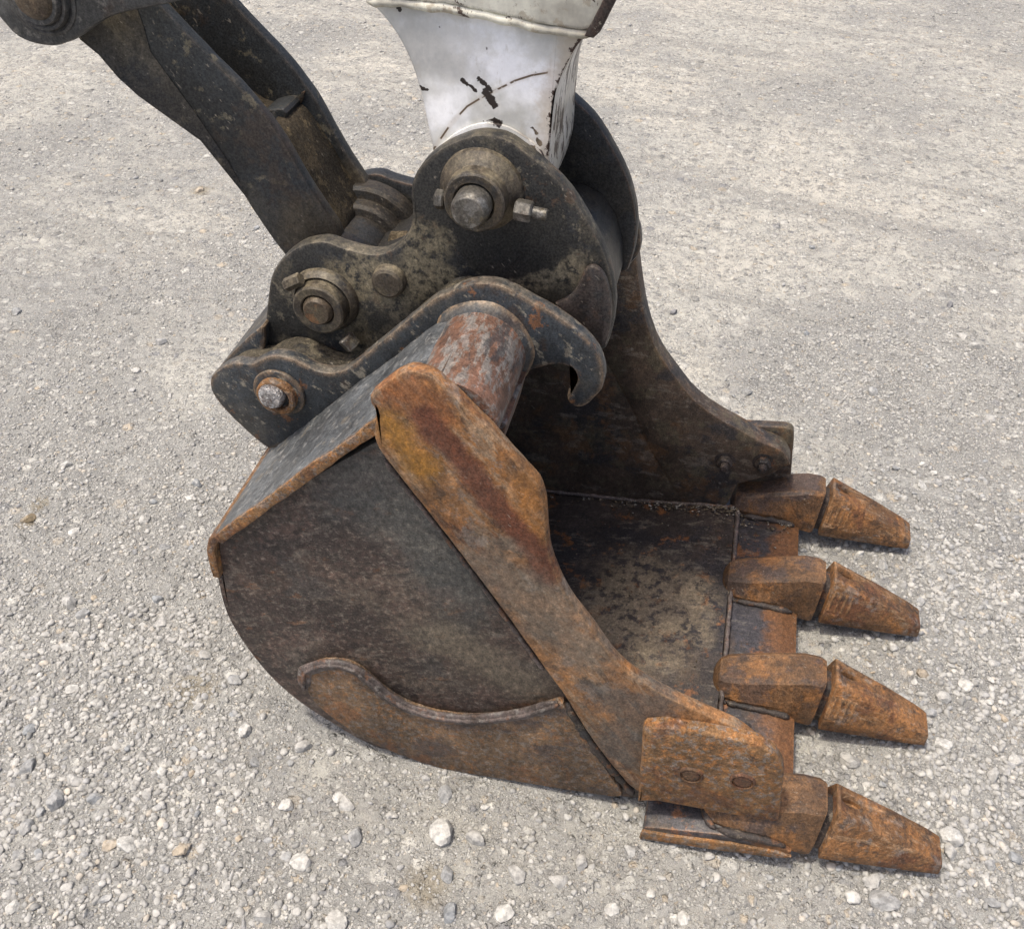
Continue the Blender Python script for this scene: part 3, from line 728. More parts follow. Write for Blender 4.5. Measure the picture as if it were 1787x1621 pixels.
KINDS = [('white', .16), ('pale', .42), ('grey', .30), ('blue', .07), ('tan', .05)]
pools = {t: [stone_mesh(np.random.default_rng(200 + 9 * j + i), V2, F2, TINT[t]) for i in range(7)] for j, (t, _) in enumerate(KINDS)}
placed = [(t[0], t[1], t[2]) for t in TRACED]
LAND = [(.485, .86, "the tip of the near tooth"), (.485, 1.10, "the second nearest tooth tip"), (.485, 1.337, "the third nearest tooth tip"),
        (.485, 1.575, "the tip of the far tooth"), (.03, .80, "the side cutter's lower left corner"), (-.27, .84, "the middle of the wear plate"),
        (-.55, .87, "the left end of the wear plate"), (-.67, .97, "the curved back of the bucket"), (-.86, .46, "the bottom left picture corner"),
        (.58, .80, "the bottom right picture corner"), (-.14, .62, "the middle of the bottom edge"), (-1.5, 1.38, "mid height on the left edge"),
        (.22, 1.62, "the far side cutter"), (.77, 1.95, "mid height on the right edge"), (-.95, 2.0, "the empty yard left of the link"), (.34, 2.5, "the yard beyond the far bucket wall")]
ORD = ["closest", "second closest", "third closest", "fourth closest", "fifth closest", "sixth closest", "seventh closest"]
ADJ = {'white': 'white', 'pale': 'pale grey', 'grey': 'mid grey', 'blue': 'blue grey', 'tan': 'tan', 'dark': 'dark', 'brown': 'brown'}
ranked = {}
def landmark(x, y):
    return min(range(len(LAND)), key=lambda i: (LAND[i][0] - x) ** 2 + (LAND[i][1] - y) ** 2)
for x, y, r, tint, label in TRACED:
    l = landmark(x, y)
    ranked.setdefault((l, tint), []).append(((LAND[l][0] - x) ** 2 + (LAND[l][1] - y) ** 2, None))
count = 0
tries = 0
want = 300 - len(TRACED)
while count < want and tries < 60000:
    tries += 1
    t = random.random()
    if t < .34: x, y = random.uniform(-1.1, .55), random.uniform(.45, .98)
    elif t < .72: x, y = random.uniform(.27, .85), random.uniform(.75, 1.85)
    elif t < .86: x, y = random.uniform(-1.4, -.6), random.uniform(.6, 1.9)
    else: x, y = random.uniform(-1.6, 1.2), random.uniform(1.7, 3.2)
    if not view_ok(x, y, 10) or blocked(x, y): continue
    c = float(coarse(np.array(x), np.array(y)))
    if random.random() > .15 + c * 1.2: continue
    r = .0078 + .0075 * random.random() ** 2.6
    if any((x - a) ** 2 + (y - b) ** 2 < (r + q) ** 2 * 1.1 for a, b, q in placed): continue
    placed.append((x, y, r))
    tint = random.choices([k_ for k_, _ in KINDS], [w_ for _, w_ in KINDS])[0]
    o = bpy.data.objects.new("stone", random.choice(pools[tint])); COL.objects.link(o)
    o.location = (x, y, float(height(np.array(x), np.array(y))) + r * .12); o.scale = (r, r * random.uniform(.75, 1.1), r * random.uniform(.7, 1.05))
    o.rotation_euler = (random.uniform(-.4, .4), random.uniform(-.4, .4), random.uniform(0, 6.28))
    l = landmark(x, y)
    ranked.setdefault((l, tint), []).append(((LAND[l][0] - x) ** 2 + (LAND[l][1] - y) ** 2, o))
    o['category'] = 'stone'; o['group'] = 'loose limestone stones on the yard'
    count += 1
for (l, tint), lst in ranked.items():
    lst.sort(key=lambda q: q[0])
    for i, (_, o) in enumerate(lst):
        if o is None: continue
        if i < len(ORD): o['label'] = "%s %s loose stone to %s" % (ORD[i], ADJ[tint], LAND[l][2])
        else: o['label'] = "%s loose stone some way from %s" % (ADJ[tint], LAND[l][2])

def gravel(n, rlo, rhi, power, base, seed, xr, yr, thr, name):
    rng = np.random.default_rng(seed)
    x = rng.uniform(*xr, n * 5); y = rng.uniform(*yr, n * 5)
    c = coarse(x, y)
    clump = vnoise(x * 14, y * 14, seed + 1)
    keep = rng.random(n * 5) < np.clip((c + .30 * (clump - .5) - thr) * 1.7, .04, 1)
    Mi = np.array(cam.matrix_world.inverted())
    p = Mi[:3, :3] @ np.stack([x, y, np.zeros_like(x)]) + Mi[:3, 3:4]
    u = p[0] / -p[2] * 1700 + 893; v = 810 - p[1] / -p[2] * 1700
    keep &= (u > -60) & (u < 1850) & (v > -20) & (v < 1690)
    keep &= ~((x > -.60) & (x < .25) & (y > .85) & (y < 1.58))
    x, y = x[keep][:n], y[keep][:n]
    m = len(x)
    r = rlo + (rhi - rlo) * rng.random(m) ** power
    z = height(x, y) + r * rng.uniform(-.12, .22, m)
    base_v, base_f = base
    var = np.stack([cut_stone(base_v, rng, 7) for _ in range(40)])
    pick = rng.integers(0, 40, m)
    a = rng.uniform(0, 6.283, m); ca, sa = np.cos(a), np.sin(a)
    w = var[pick] * r[:, None, None]
    q = np.empty_like(w)
    q[..., 0] = w[..., 0] * ca[:, None] - w[..., 1] * sa[:, None] + x[:, None]
    q[..., 1] = w[..., 0] * sa[:, None] + w[..., 1] * ca[:, None] + y[:, None]
    q[..., 2] = w[..., 2] + z[:, None]
    nv = base_v.shape[0]
    f = (base_f[None] + (np.arange(m) * nv)[:, None, None]).reshape(-1)
    me = bpy.data.meshes.new(name)
    me.vertices.add(m * nv); me.vertices.foreach_set("co", q.astype(np.float32).ravel())
    me.loops.add(len(f)); me.loops.foreach_set("vertex_index", f.astype(np.int32))
    nf = len(f) // 3
    me.polygons.add(nf); me.polygons.foreach_set("loop_start", (np.arange(nf) * 3).astype(np.int32))
    me.update(calc_edges=True)
    o = link(name, me, M_GRAVEL, smooth=False)
    o['kind'] = 'stuff'
    return o
gravel(12000, .0032, .0080, 2.3, (V1, F1), 31, (-1.7, 1.1), (.42, 2.7), .10, "gravel")
gravel(1500, .0052, .0086, 1.3, (V2, F2), 61, (.26, .95), (.66, 1.85), .22, "gravel_lumps")
gravel(1500, .0048, .0084, 1.4, (V2, F2), 67, (-1.5, .4), (.42, 1.05), .28, "gravel_lumps")
gravel(7000, .0035, .0105, 2.2, (V1, F1), 71, (-4.2, 1.8), (2.3, 5.8), .12, "gravel_far")
VI, FI = ico(1)
VI0 = VI[:12]
bmq = bmesh.new(); bmesh.ops.create_icosphere(bmq, subdivisions=1, radius=1); bmq.free()
def ico0():
    t = (1 + 5 ** .5) / 2
    v = np.array([(-1, t, 0), (1, t, 0), (-1, -t, 0), (1, -t, 0), (0, -1, t), (0, 1, t), (0, -1, -t), (0, 1, -t), (t, 0, -1), (t, 0, 1), (-t, 0, -1), (-t, 0, 1)], float)
    f = np.array([(0, 11, 5), (0, 5, 1), (0, 1, 7), (0, 7, 10), (0, 10, 11), (1, 5, 9), (5, 11, 4), (11, 10, 2), (10, 7, 6), (7, 1, 8), (3, 9, 4), (3, 4, 2), (3, 2, 6), (3, 6, 8), (3, 8, 9), (4, 9, 5), (2, 4, 11), (6, 2, 10), (8, 6, 7), (9, 8, 1)])
    return v / np.linalg.norm(v[0]), f
gravel(52000, .0013, .0038, 1.6, ico0(), 47, (-1.8, 1.2), (.42, 3.0), .0, "gravel_chippings")

# ================================================================== the bucket
YC = 1.212                      # middle plane of bucket, coupler and arm
def mir(y): return 2 * YC - y
bucket = thing("excavator_bucket", "rusty four toothed excavator bucket lying with its mouth to the right on gravel", "bucket", (-.1, YC, 0))

BAR = [(-0.3693, 0.8006)] + [(-0.3555, 0.8152)] + [(-0.3367, 0.8346)] + [(-0.3177, 0.8478)] + [(-0.3055, 0.8468),(-0.2893, 0.8431),(-0.277, 0.8314),(-0.2625, 0.8183),(-0.2426, 0.7942),(-0.2236, 0.7753),(-0.2154, 0.7638),(-0.1959, 0.7399),(-0.1759, 0.7156),(-0.1628, 0.6995),(-0.1574, 0.6797),(-0.1552, 0.6507),(-0.1519, 0.6107),(-0.1456, 0.5707),(-0.1338, 0.5371),(-0.115, 0.496),(-0.0938, 0.4648),(-0.0781, 0.4398),(-0.0545, 0.3984),(-0.0295, 0.3705),(0.0036, 0.3472),(0.0376, 0.3278),(0.0746, 0.3133),(0.1057, 0.301),(0.1361, 0.2884),(0.1695, 0.259),(0.1777, 0.2348)] + [(0.1091, 0.1878),(0.0424, 0.0783),(0.0096, 0.0545),(-0.0577, 0.1609),(-0.0925, 0.2284),(-0.1147, 0.2803),(-0.1474, 0.3389),(-0.1935, 0.425),(-0.2359, 0.5008),(-0.2793, 0.5754),(-0.3078, 0.6226),(-0.3311, 0.6609),(-0.3576, 0.7036),(-0.3695, 0.7264),(-0.3692, 0.7519),(-0.3623, 0.7779),(-0.3698, 0.7886)]
BARFAR = BAR[:11] + [(-0.1424, 0.651),(-0.1328, 0.6121),(-0.1265, 0.5776),(-0.1174, 0.5352),(-0.1031, 0.4859),(-0.0832, 0.4384),(-0.0597, 0.4034),(-0.0209, 0.3563),(-0.0036, 0.334),(0.0453, 0.2968),(0.1047, 0.2696),(0.1456, 0.2476),(0.1798, 0.2392),(0.195, 0.23),(0.2155, 0.1928)] + BAR[32:]
SIDE = [(-0.3771, 0.7128),(-0.5151, 0.5943),(-0.6409, 0.48),(-0.6489, 0.4178),(-0.6525, 0.3835),(-0.6592, 0.3158),(-0.6532, 0.2592),(-0.6312, 0.1862),(-0.6043, 0.1296),(-0.5664, 0.0808),(-0.524, 0.0473),(-0.463, 0.0016),(-0.4011, -0.0119),(-0.3284, -0.0139),(-0.0096, 0.0047)] + [(.03, .02),(.10, .045),(.12, .15),(-.02, .30),(-.10, .42),(-.17, .52),(-.19, .62),(-.24, .72),(-.30, .77)]
WEAR = [(-0.5435, 0.1915),(-0.5352, 0.2141),(-0.5148, 0.2339),(-0.4795, 0.2463),(-0.4541, 0.2438),(-0.431, 0.2196),(-0.4083, 0.187),(-0.3754, 0.1648),(-0.3327, 0.1554),(-0.2772, 0.1601),(-0.214, 0.1882),(-0.1649, 0.222),(-0.131, 0.2545),(-0.1224, 0.2603),(-0.1148, 0.2436),(-0.0834, 0.1773),(-0.0464, 0.1039),(-0.0132, 0.0419),(-0.0156, 0.0246),(-0.0839, 0.0151),(-0.1706, 0.0079),(-0.3051, -0.0045),(-0.3509, -0.0001),(-0.4147, 0.0158),(-0.4678, 0.0425),(-0.5132, 0.0851),(-0.5366, 0.1155),(-0.5485, 0.1522)]
CUT = [(0.002, 0.2716),(0.0062, 0.2804),(0.0324, 0.291),(0.0961, 0.2961),(0.161, 0.2961),(0.1886, 0.2784),(0.2046, 0.2515),(0.2106, 0.2277),(0.2133, 0.2036),(0.2251, 0.1106),(0.2195, 0.1031),(0.1257, 0.0966),(0.0425, 0.0919),(0.012, 0.0794),(0.0087, 0.1478)]
for near in (True, False):
    f = (lambda y: y) if near else mir
    prism("side_plate", SIDE, f(.86), f(.884), M_SIDE if near else M_FARSIDE, bucket, bev=.002, sm=1)
    prism("side_bar", BAR if near else BARFAR, f(.838), f(.8615) if near else f(.8865), M_BAR if near else M_FARSIDE, bucket, bev=.007, sm=1)
    prism("wear_plate", WEAR, f(.846), f(.8605), M_WEAR, bucket, bev=.004, sm=1)
    prism("side_cutter", CUT if near else [(x, min(z, .236 + .12 * max(0, x - .02))) for x, z in CUT], f(.815), f(.8385), M_CUT if near else M_FARSIDE, bucket, bev=.005, sm=0)
    for (cx, cz) in [(0.0822, 0.1877),(0.1564, 0.1991)]:
        b = lathe("bolt", cx, cz, [(0, f(.8122)), (.0110, f(.8118)), (.0136, f(.8136)), (.0144, f(.8175)), (.0152, f(.8165)), (.0158, f(.8112)), (.0176, f(.8116)), (.0196, f(.8158))], M_BOLT, bucket, 28, .06)
        n = rod("nut", (cx, f(.8835), cz), (cx, f(.901), cz), .0155, M_DARKWELD, bucket)
        lathe("bolt_end", cx, cz, [(.022, f(.884)), (.022, f(.887)), (.0085, f(.8875)), (.0085, f(.911)), (.006, f(.913)), (0, f(.913))], M_DARKWELD, bucket, 20)
    # weld beads: top of the wear plate, side bar against side plate
    ARC = chaikin([(-0.5494, 0.153),(-0.547, 0.1884),(-0.5369, 0.21),(-0.5164, 0.2299),(-0.482, 0.242),(-0.4554, 0.2398),(-0.4322, 0.2155),(-0.4084, 0.1831),(-0.3754, 0.1609),(-0.3335, 0.151),(-0.2786, 0.157),(-0.2152, 0.1852),(-0.166, 0.219),(-0.1276, 0.2545)], 2, False)
    bead("weld_bead", [(x, f(.8475), z) for x, z in ARC], .0125, M_WELD, bucket, seg=12, wob=.05, freq=70, flat=.42)
    bead("weld_bead", [(x + .001, f(.8425), z + .003) for x, z in ARC], .0036, M_WELD, bucket, wob=.35, freq=160)
    bead("weld_bead", [(x, f(.852), z) for x, z in [(0.0022, 0.0379),(-0.0617, 0.1404),(-0.0969, 0.2091),(-0.1147, 0.253)]], .0075, M_DARKWELD, bucket, wob=.55, freq=90)
    bead("weld_bead", [(x, f(.858), z) for x, z in [(-0.1544, 0.3155),(-0.2022, 0.4031),(-0.2453, 0.4805),(-0.2887, 0.5557),(-0.3184, 0.6048),(-0.3421, 0.6439),(-0.3677, 0.6859)]], .0035, M_WELD, bucket, wob=.4)

# wrapped shell: top plate, corner, heel, floor
TOP = [(-.290, .823), (-.335, .795), (-.45, .683), (-.56, .574), (-.635, .500)]
CORNER = [(-.650, .482), (-.658, .462), (-.661, .43), (-.662, .398)]
prism("top_plate", strip(list(reversed(TOP)), -.014), .846, mir(.846), M_TOP, bucket, bev=.003, sm=0, step=.006, jit=.0012)
prism("plate_edge", strip([(x - .0012, z - .0012) for x, z in reversed(TOP)], -.0165), .8405, .8465, M_CUT, bucket, bev=.002, sm=0, step=.006, jit=.0016)
prism("back_corner", strip([(-.6345, .5005)] + CORNER, .013), .848, mir(.848), M_CUT, bucket, bev=.003, sm=0, step=.006, jit=.0012)
HEEL = chaikin([(-.6625, .392), (-.668, .316), (-.661, .259), (-.638, .186), (-.610, .130), (-.570, .080), (-.515, .040), (-.44, .012), (-.34, .002), (-.2, .004), (-.05, .022), (.125, .045)], 2, False)
prism("bucket_shell", strip(HEEL, .020), .8842, mir(.8842), M_SHELL, bucket, bev=.001, sm=0, step=.012, jit=0)
prism("wrapper_edge", strip([p for p in HEEL if p[0] < -.0], .010), .8615, .8835, M_SIDE, bucket, bev=.002, sm=0, step=.012, jit=0)
# inner back sheet from the lip tube down to the heel
prism("back_sheet", strip([(-.300, .735), (-.43, .615), (-.55, .48), (-.615, .38), (-.640, .30)], .012), .886, mir(.886), M_SHELL, bucket, bev=.002, sm=1)
lathe("lip_tube", -.278, .764, [(.0, .8625), (.055, .8628), (.0580, .866), (.0590, .95), (.0585, 1.02), (.0590, 1.2), (.0585, mir(.871)), (.055, mir(.8665)), (0, mir(.866))], M_TUBE, bucket, 64, .012)
prism("lip_flange", [(-.233, .745), (-.218, .738), (-.229, .688), (-.243, .672), (-.262, .690)], .90, 1.018, M_TUBE, bucket, bev=.003, sm=0)

# hanger plates with hook (welded on top) on both sides of the coupler
HANG = [(-0.7006, 0.6219),(-0.6988, 0.6338),(-0.6925, 0.6454),(-0.6693, 0.6647),(-0.6522, 0.6737),(-0.636, 0.6744),(-0.6225, 0.6756),(-0.6102, 0.6847),(-0.5973, 0.6927),(-0.5833, 0.698),(-0.5643, 0.6982),(-0.5416, 0.689),(-0.523, 0.6802),(-0.5016, 0.6798),(-0.4818, 0.6881),(-0.463, 0.7041),(-0.4368, 0.7314),(-0.4115, 0.7579),(-0.3871, 0.7816),(-0.3634, 0.8047),(-0.3404, 0.8288)] + [(-0.3245, 0.8352),(-0.305, 0.8497),(-0.2875, 0.8571),(-0.265, 0.8593),(-0.2428, 0.8541),(-0.2175, 0.841),(-0.1875, 0.8275),(-0.1648, 0.8138),(-0.1394, 0.7942),(-0.1229, 0.7692),(-0.1159, 0.7429),(-0.1174, 0.7183)] + [(-0.1235, 0.7092),(-0.1378, 0.6873),(-0.1508, 0.6819),(-0.1628, 0.6886),(-0.1657, 0.7017),(-0.16, 0.7161),(-0.1553, 0.732),(-0.1597, 0.7443),(-0.169, 0.7492),(-0.1842, 0.7485),(-0.1993, 0.7413),(-0.2193, 0.7314),(-0.2348, 0.7231),(-0.2403, 0.6884),(-0.2669, 0.6837),(-0.314, 0.724),(-0.3432, 0.7776),(-0.4036, 0.7168),(-0.4886, 0.6319),(-0.5721, 0.5488),(-0.603, 0.5256),(-0.6218, 0.5148),(-0.6293, 0.5157),(-0.6477, 0.5341),(-0.6829, 0.575),(-0.6995, 0.6059)]
LEDGE = [(-0.7006, 0.6219),(-0.6988, 0.6338),(-0.6925, 0.6454),(-0.6693, 0.6647),(-0.6522, 0.6737),(-0.636, 0.6744),(-0.6225, 0.6756),(-0.6102, 0.6847),(-0.5973, 0.6927),(-0.5833, 0.698),(-0.5643, 0.6982),(-0.5416, 0.689),(-0.523, 0.6802),(-0.5016, 0.6798),(-0.4818, 0.6881),(-0.463, 0.7041),(-0.4368, 0.7314),(-0.4115, 0.7579),(-0.3871, 0.7816),(-0.3634, 0.8047),(-0.3404, 0.8288)] + [(-0.3245, 0.8352),(-0.3092, 0.8373),(-0.3042, 0.8252)] + [(-0.2996, 0.7993),(-0.3284, 0.759),(-0.3432, 0.7776),(-0.4036, 0.7168),(-0.4886, 0.6319),(-0.5721, 0.5488),(-0.603, 0.5256),(-0.6218, 0.5148),(-0.6293, 0.5157),(-0.6477, 0.5341),(-0.6829, 0.575),(-0.6995, 0.6059)]
for near in (True, False):
    f = (lambda y: y) if near else mir
    h = prism("hanger_plate", HANG, f(1.02), f(1.043), M_HOOK, bucket, bev=.005, sm=1, step=.006)
    prism("hanger_doubler", [(x + .004, z - .011) for x, z in LEDGE], f(1.0432), f(1.088), M_LEDGE, bucket, bev=.002, sm=1, step=.008)
    if near:
        bead("weld_bead", [(x, 1.016, z - .001) for x, z in [(-0.6012, 0.5253),(-0.571, 0.5506),(-0.4877, 0.6336),(-0.4028, 0.7183),(-0.3385, 0.7823)]], .0055, M_HOOK, bucket, wob=.4)
        lathe("weld_ring", -.278, .764, [(.057, 1.006), (.064, 1.012), (.068, 1.0195), (.05, 1.0198)], M_HOOK, bucket, 60, .05)
    cx, cz = (-0.5865, 0.6341)
    prism("pin_pad", [(cx + .040 * math.cos(a) , cz + .040 * math.sin(a)) for a in np.linspace(0, 6.283, 30, endpoint=False)], f(1.0135), f(1.0205), M_HOOK, bucket, bev=.003, sm=0, step=0)
    lathe("pin_ring", cx, cz, [(.0205, f(1.018)), (.0205, f(1.004)), (.0225, f(1.002)), (.0275, f(1.002)), (.030, f(1.0045)), (.030, f(1.019))], M_CUT if near else M_HUB, bucket, 48, .02)

# cutting edge with adapters and teeth
base = prism("cutting_edge", [(.027, .004), (.08, .010), (.160, .022), (.235, .034), (.252, .040), (.258, .047), (.252, .052), (.225, .060), (.140, .056), (.050, .036), (.028, .030)], .802, mir(.802), M_BASE, bucket, bev=.005, sm=0, step=.008, jit=.0005)
bead("weld_bead", [(.128, .89, .0645), (.128, 1.2, .0645), (.128, mir(.89), .0645)], .0045, M_WELD, bucket, wob=.3, flat=1.0)
bead("weld_bead", [(-.40, mir(.887), .036), (-.28, mir(.887), .026), (-.1, mir(.887), .038), (.12, mir(.887), .066)], .0042, M_WELD, bucket, wob=.5)
bead("weld_bead", [(-.40, .887, .036), (-.28, .887, .026), (-.1, .887, .038), (.12, .887, .066)], .0042, M_WELD, bucket, wob=.5)

prism("lip_end", [(.024, .000), (.08, .006), (.160, .018), (.235, .031), (.258, .043), (.235, .050), (.160, .044), (.08, .030), (.026, .024)], .797, .8035, M_CUT, bucket, bev=.003, sm=0, step=.008, jit=.0008)

def sec(x, zt, zb, wt, wb, lean=0.0, c=.004):
    """a tooth section: flat top with eased edges, sloping flanks, short vertical skirt"""
    zm = zb + (zt - zb) * .30
    d = c * .9
    return [(x + lean, -wt + c, zt), (x + lean, wt - c, zt), (x + lean * .8, wt + d * .3, zt - d), (x, wb, zm), (x - lean * .2, wb * .97, zb), (x - lean * .2, -wb * .97, zb), (x, -wb, zm), (x + lean * .8, -wt - d * .3, zt - d)]
ad_mesh = loft("adapter", [sec(.110, .072, .050, .008, .012, 0, .003), sec(.113, .080, .049, .016, .024, 0, .007), sec(.119, .087, .048, .023, .034, 0, .007), sec(.132, .093, .047, .029, .042, 0, .007), sec(.155, .099, .047, .032, .048, 0, .007), sec(.200, .113, .050, .033, .051, 0, .0065),
                           sec(.232, .122, .046, .033, .052, 0, .006), sec(.258, .130, .040, .032, .053, 0, .006), sec(.278, .130, .036, .031, .052, .006, .006), sec(.2855, .1265, .036, .028, .049, .008, .005)], M_ADAPT, None, bev=0)
ad_mesh.data.set_sharp_from_angle(angle=math.radians(24))
nose_mesh = loft("adapter_nose", [sec(.27, .112, .035, .021, .040), sec(.32, .105, .035, .020, .036)], M_DARKWELD, None, bev=.004)
TS = [(.299, .131, .034, .029, .054), (.335, .118, .030, .028, .049), (.40, .088, .022, .0265, .040), (.46, .056, .014, .0255, .031), (.484, .040, .013, .025, .028)]
th_mesh = loft("tooth", [sec(*TS[0], .010)] + [sec(*q) for q in TS[1:]], M_RUST, None, bev=.0028, seg=2, angle=20)
# the pin hole on the tooth's top face
bpy.context.view_layer.update()
cut = prism("hole_cutter", [(.3300 + .0165 * math.cos(a), .004 + .0092 * math.sin(a)) for a in np.linspace(0, 6.283, 24, endpoint=False)], 0, .05, None, None, bev=0, sm=0, step=0, jit=0)
cut.data.transform(Matrix(((1, 0, 0, 0), (0, 0, 1, .002), (0, 1, 0, .098), (0, 0, 0, 1))))
cut.data.flip_normals()
mod = th_mesh.modifiers.new("hole", 'BOOLEAN'); mod.object = cut; mod.operation = 'DIFFERENCE'; mod.solver = 'EXACT'
bpy.context.view_layer.update()
dg = bpy.context.evaluated_depsgraph_get()
hole_me = bpy.data.meshes.new_from_object(th_mesh.evaluated_get(dg))
th_mesh.modifiers.clear(); th_mesh.data = hole_me
bpy.data.objects.remove(cut)
def flank(x, t):
    """point on the near flank of a tooth, t from its top edge to the skirt"""
    for q, w in zip(TS[:-1], TS[1:]):
        if x <= w[0]: break
    f = (x - q[0]) / (w[0] - q[0]); g = [a_ + (b_ - a_) * f for a_, b_ in zip(q, w)]
    zt, zb, wt, wb = g[1], g[2], g[3], g[4]
    zm = zb + (zt - zb) * .3
    return (x - .010 * t, -(wt + (wb - wt) * t) - .0004, zt + (zm - zt) * t + .0003)
mark_meshes = [(flank(x, .22), flank(x, .85)) for x in (.316, .3275, .339, .3505)]
for i in range(4):
    y = .862 + .2375 * i
    yaw = (.012, -.008, .01, -.014)[i]
    roll = (.02, -.015, .0, .025)[i]
    T = Matrix.Translation((0, y, (0, .002, .001, .004)[i]))
    a = ad_mesh if i == 0 else ad_mesh.copy()
    nz_ = nose_mesh if i == 0 else nose_mesh.copy()
    t = th_mesh if i == 0 else th_mesh.copy()
    for o in (a, nz_, t):
        if i: COL.objects.link(o)
    a.parent = bucket; nz_.parent = a; t.parent = bucket
    a.matrix_basis = T
    t.matrix_basis = T @ Matrix.Translation((.30, 0, .06)) @ Matrix.Rotation(yaw, 4, 'Z') @ Matrix.Rotation(roll, 4, 'X') @ Matrix.Diagonal(((1.0, .985, 1.01, .995)[i], (1.0, 1.03, .97, 1.02)[i], (.98, 1.02, 1.0, 1.0)[i], 1)) @ Matrix.Translation((-.30, 0, -.06))
    if i in (1, 2, 3):
        for p, q in mark_meshes:
            m_ = rod("cast_mark", p, q, .0032, M_RUST, None, seg=6)
            m_.parent = t
    bead("weld_bead", [(.118 + .02 * (1 - math.cos(s)), y + .052 * math.sin(s) * (1 if abs(s) < 1.5 else 1), .058) for s in np.linspace(-1.5, 1.5, 12)], .007, M_DARKWELD, bucket, wob=.4)
    bead("weld_bead", [(.138, y - .053, .060), (.20, y - .055, .062), (.245, y - .056, .058)], .006, M_DARKWELD, bucket, wob=.5)

# ================================================================== quick coupler
coupler = thing("quick_coupler", "oily black quick coupler with two side plates and big pins on top of the bucket", "coupler", (-.4, YC, .6))
COUP = [(-0.649, 0.6286),(-0.6369, 0.6746),(-0.6263, 0.7184),(-0.6166, 0.7528),(-0.6059, 0.7834),(-0.5895, 0.8084),(-0.5677, 0.8273),(-0.5419, 0.842),(-0.5153, 0.8479),(-0.4932, 0.8404),(-0.4771, 0.8372),(-0.4545, 0.834),(-0.4363, 0.8373),(-0.4191, 0.8481),(-0.4052, 0.8618),(-0.3945, 0.8782),(-0.3889, 0.9018),(-0.3901, 0.9288),(-0.3874, 0.9455),(-0.3777, 0.9656),(-0.3578, 0.9871),(-0.3329, 1.0034),(-0.3038, 1.0156),(-0.2873, 1.0179),(-0.264, 1.0152),(-0.2357, 0.9981),(-0.2091, 0.9776),(-0.1893, 0.9604),(-0.1665, 0.9304),(-0.1458, 0.896),(-0.1314, 0.8653),(-0.1213, 0.8279),(-0.118, 0.8022),(-0.1191, 0.7633),(-0.1275, 0.7245),(-0.1487, 0.7335),(-0.1736, 0.7578),(-0.2536, 0.7915),(-0.3095, 0.7926),(-0.3685, 0.7518),(-0.4325, 0.6884),(-0.4919, 0.627),(-0.5312, 0.6052),(-0.5774, 0.6071),(-0.6133, 0.6173)]
for near in (True, False):
    f = (lambda y: y) if near else mir
    prism("side_plate", COUP, f(1.092), f(1.120), M_COUP if near else M_COUPFAR, coupler, bev=.006, sm=1, step=.006)
    pad = [(-0.1998, 0.7992),(-0.1854, 0.8083),(-0.1744, 0.8195),(-0.166, 0.8361),(-0.1611, 0.857),(-0.1519, 0.8657),(-0.1391, 0.8616),(-0.13, 0.8462),(-0.1213, 0.8167),(-0.1197, 0.7725),(-0.1267, 0.7381),(-0.1481, 0.7544),(-0.1726, 0.7772)]
    prism("wear_pad", pad, f(1.081), f(1.0925), M_PAD, coupler, bev=.005, sm=1, step=.006)
BODY = [(-0.6338, 0.6846),(-0.5638, 0.754),(-0.4723, 0.7945),(-0.3699, 0.8348),(-0.2584, 0.8662),(-0.182, 0.8676),(-0.141, 0.8132),(-0.1314, 0.7228),(-0.1756, 0.7157),(-0.2582, 0.7602),(-0.3155, 0.7658),(-0.3759, 0.7235),(-0.5026, 0.5944),(-0.5888, 0.5852),(-0.6442, 0.598)]
prism("coupler_body", BODY, 1.1205, mir(1.1205), M_COUPFAR, coupler, bev=.004, sm=1)
prism("lock_housing", [(-0.7246, 0.6013),(-0.7123, 0.6186),(-0.6862, 0.6484),(-0.6562, 0.678),(-0.6243, 0.708),(-0.6224, 0.7083),(-0.6277, 0.6743),(-0.6375, 0.6458),(-0.662, 0.5999),(-0.7075, 0.5641)], 1.075, mir(1.075), M_HOOK, coupler, bev=.003, sm=1)
# hook shaft deep inside the mouth of the hanger hook
lathe("hook_shaft", -.182, .722, [(0, 1.075), (.022, 1.076), (.026, 1.080), (.026, mir(1.080)), (.022, mir(1.076)), (0, mir(1.075))], M_HUBDARK, coupler, 32, .03)

def pin_set(px, pz, bx, bz, yb, r_base, r_ring, y_ring, r_pin, y_pin, mat_pin, name="pin"):
    for near in (True, False):
        f = (lambda y: y) if near else mir
        lathe("pin_boss", px, pz, [(r_base, f(yb + .001)), (r_base * .97, f(yb - .006)), (r_ring * 1.12, f(yb - .014)), (r_ring * 1.02, f(y_ring + .022)), (r_ring, f(y_ring + .012)), (r_ring, f(y_ring + .002)), (r_ring - .0025, f(y_ring)), (r_pin + .0035, f(y_ring)), (r_pin + .0015, f(y_ring + .002)), (r_pin + .0015, f(y_ring + .012))], M_HUB, coupler, 64, .012)
    lathe(name, px, pz, [(0, y_pin + .0004), (r_pin * .80, y_pin), (r_pin * .84, y_pin + .0006), (r_pin * .985, y_pin + .0065), (r_pin, y_pin + .009), (r_pin, mir(y_pin) - .010), (r_pin * .97, mir(y_pin) - .006), (r_pin * .8, mir(y_pin)), (0, mir(y_pin))], mat_pin, coupler, 48, .006)
p1x, p1z = (-0.2954, 0.9477)
pin_set(p1x, p1z, 0, 0, 1.092, .054, .0385, 1.052, .0235, 1.026, M_PIN)
p2x, p2z = (-0.5274, 0.7554)
pin_set(p2x, p2z, 0, 0, 1.092, .050, .0375, 1.060, .0220, 1.054, M_PINBROWN)
p3x, p3z = (-0.4277, 0.8011)
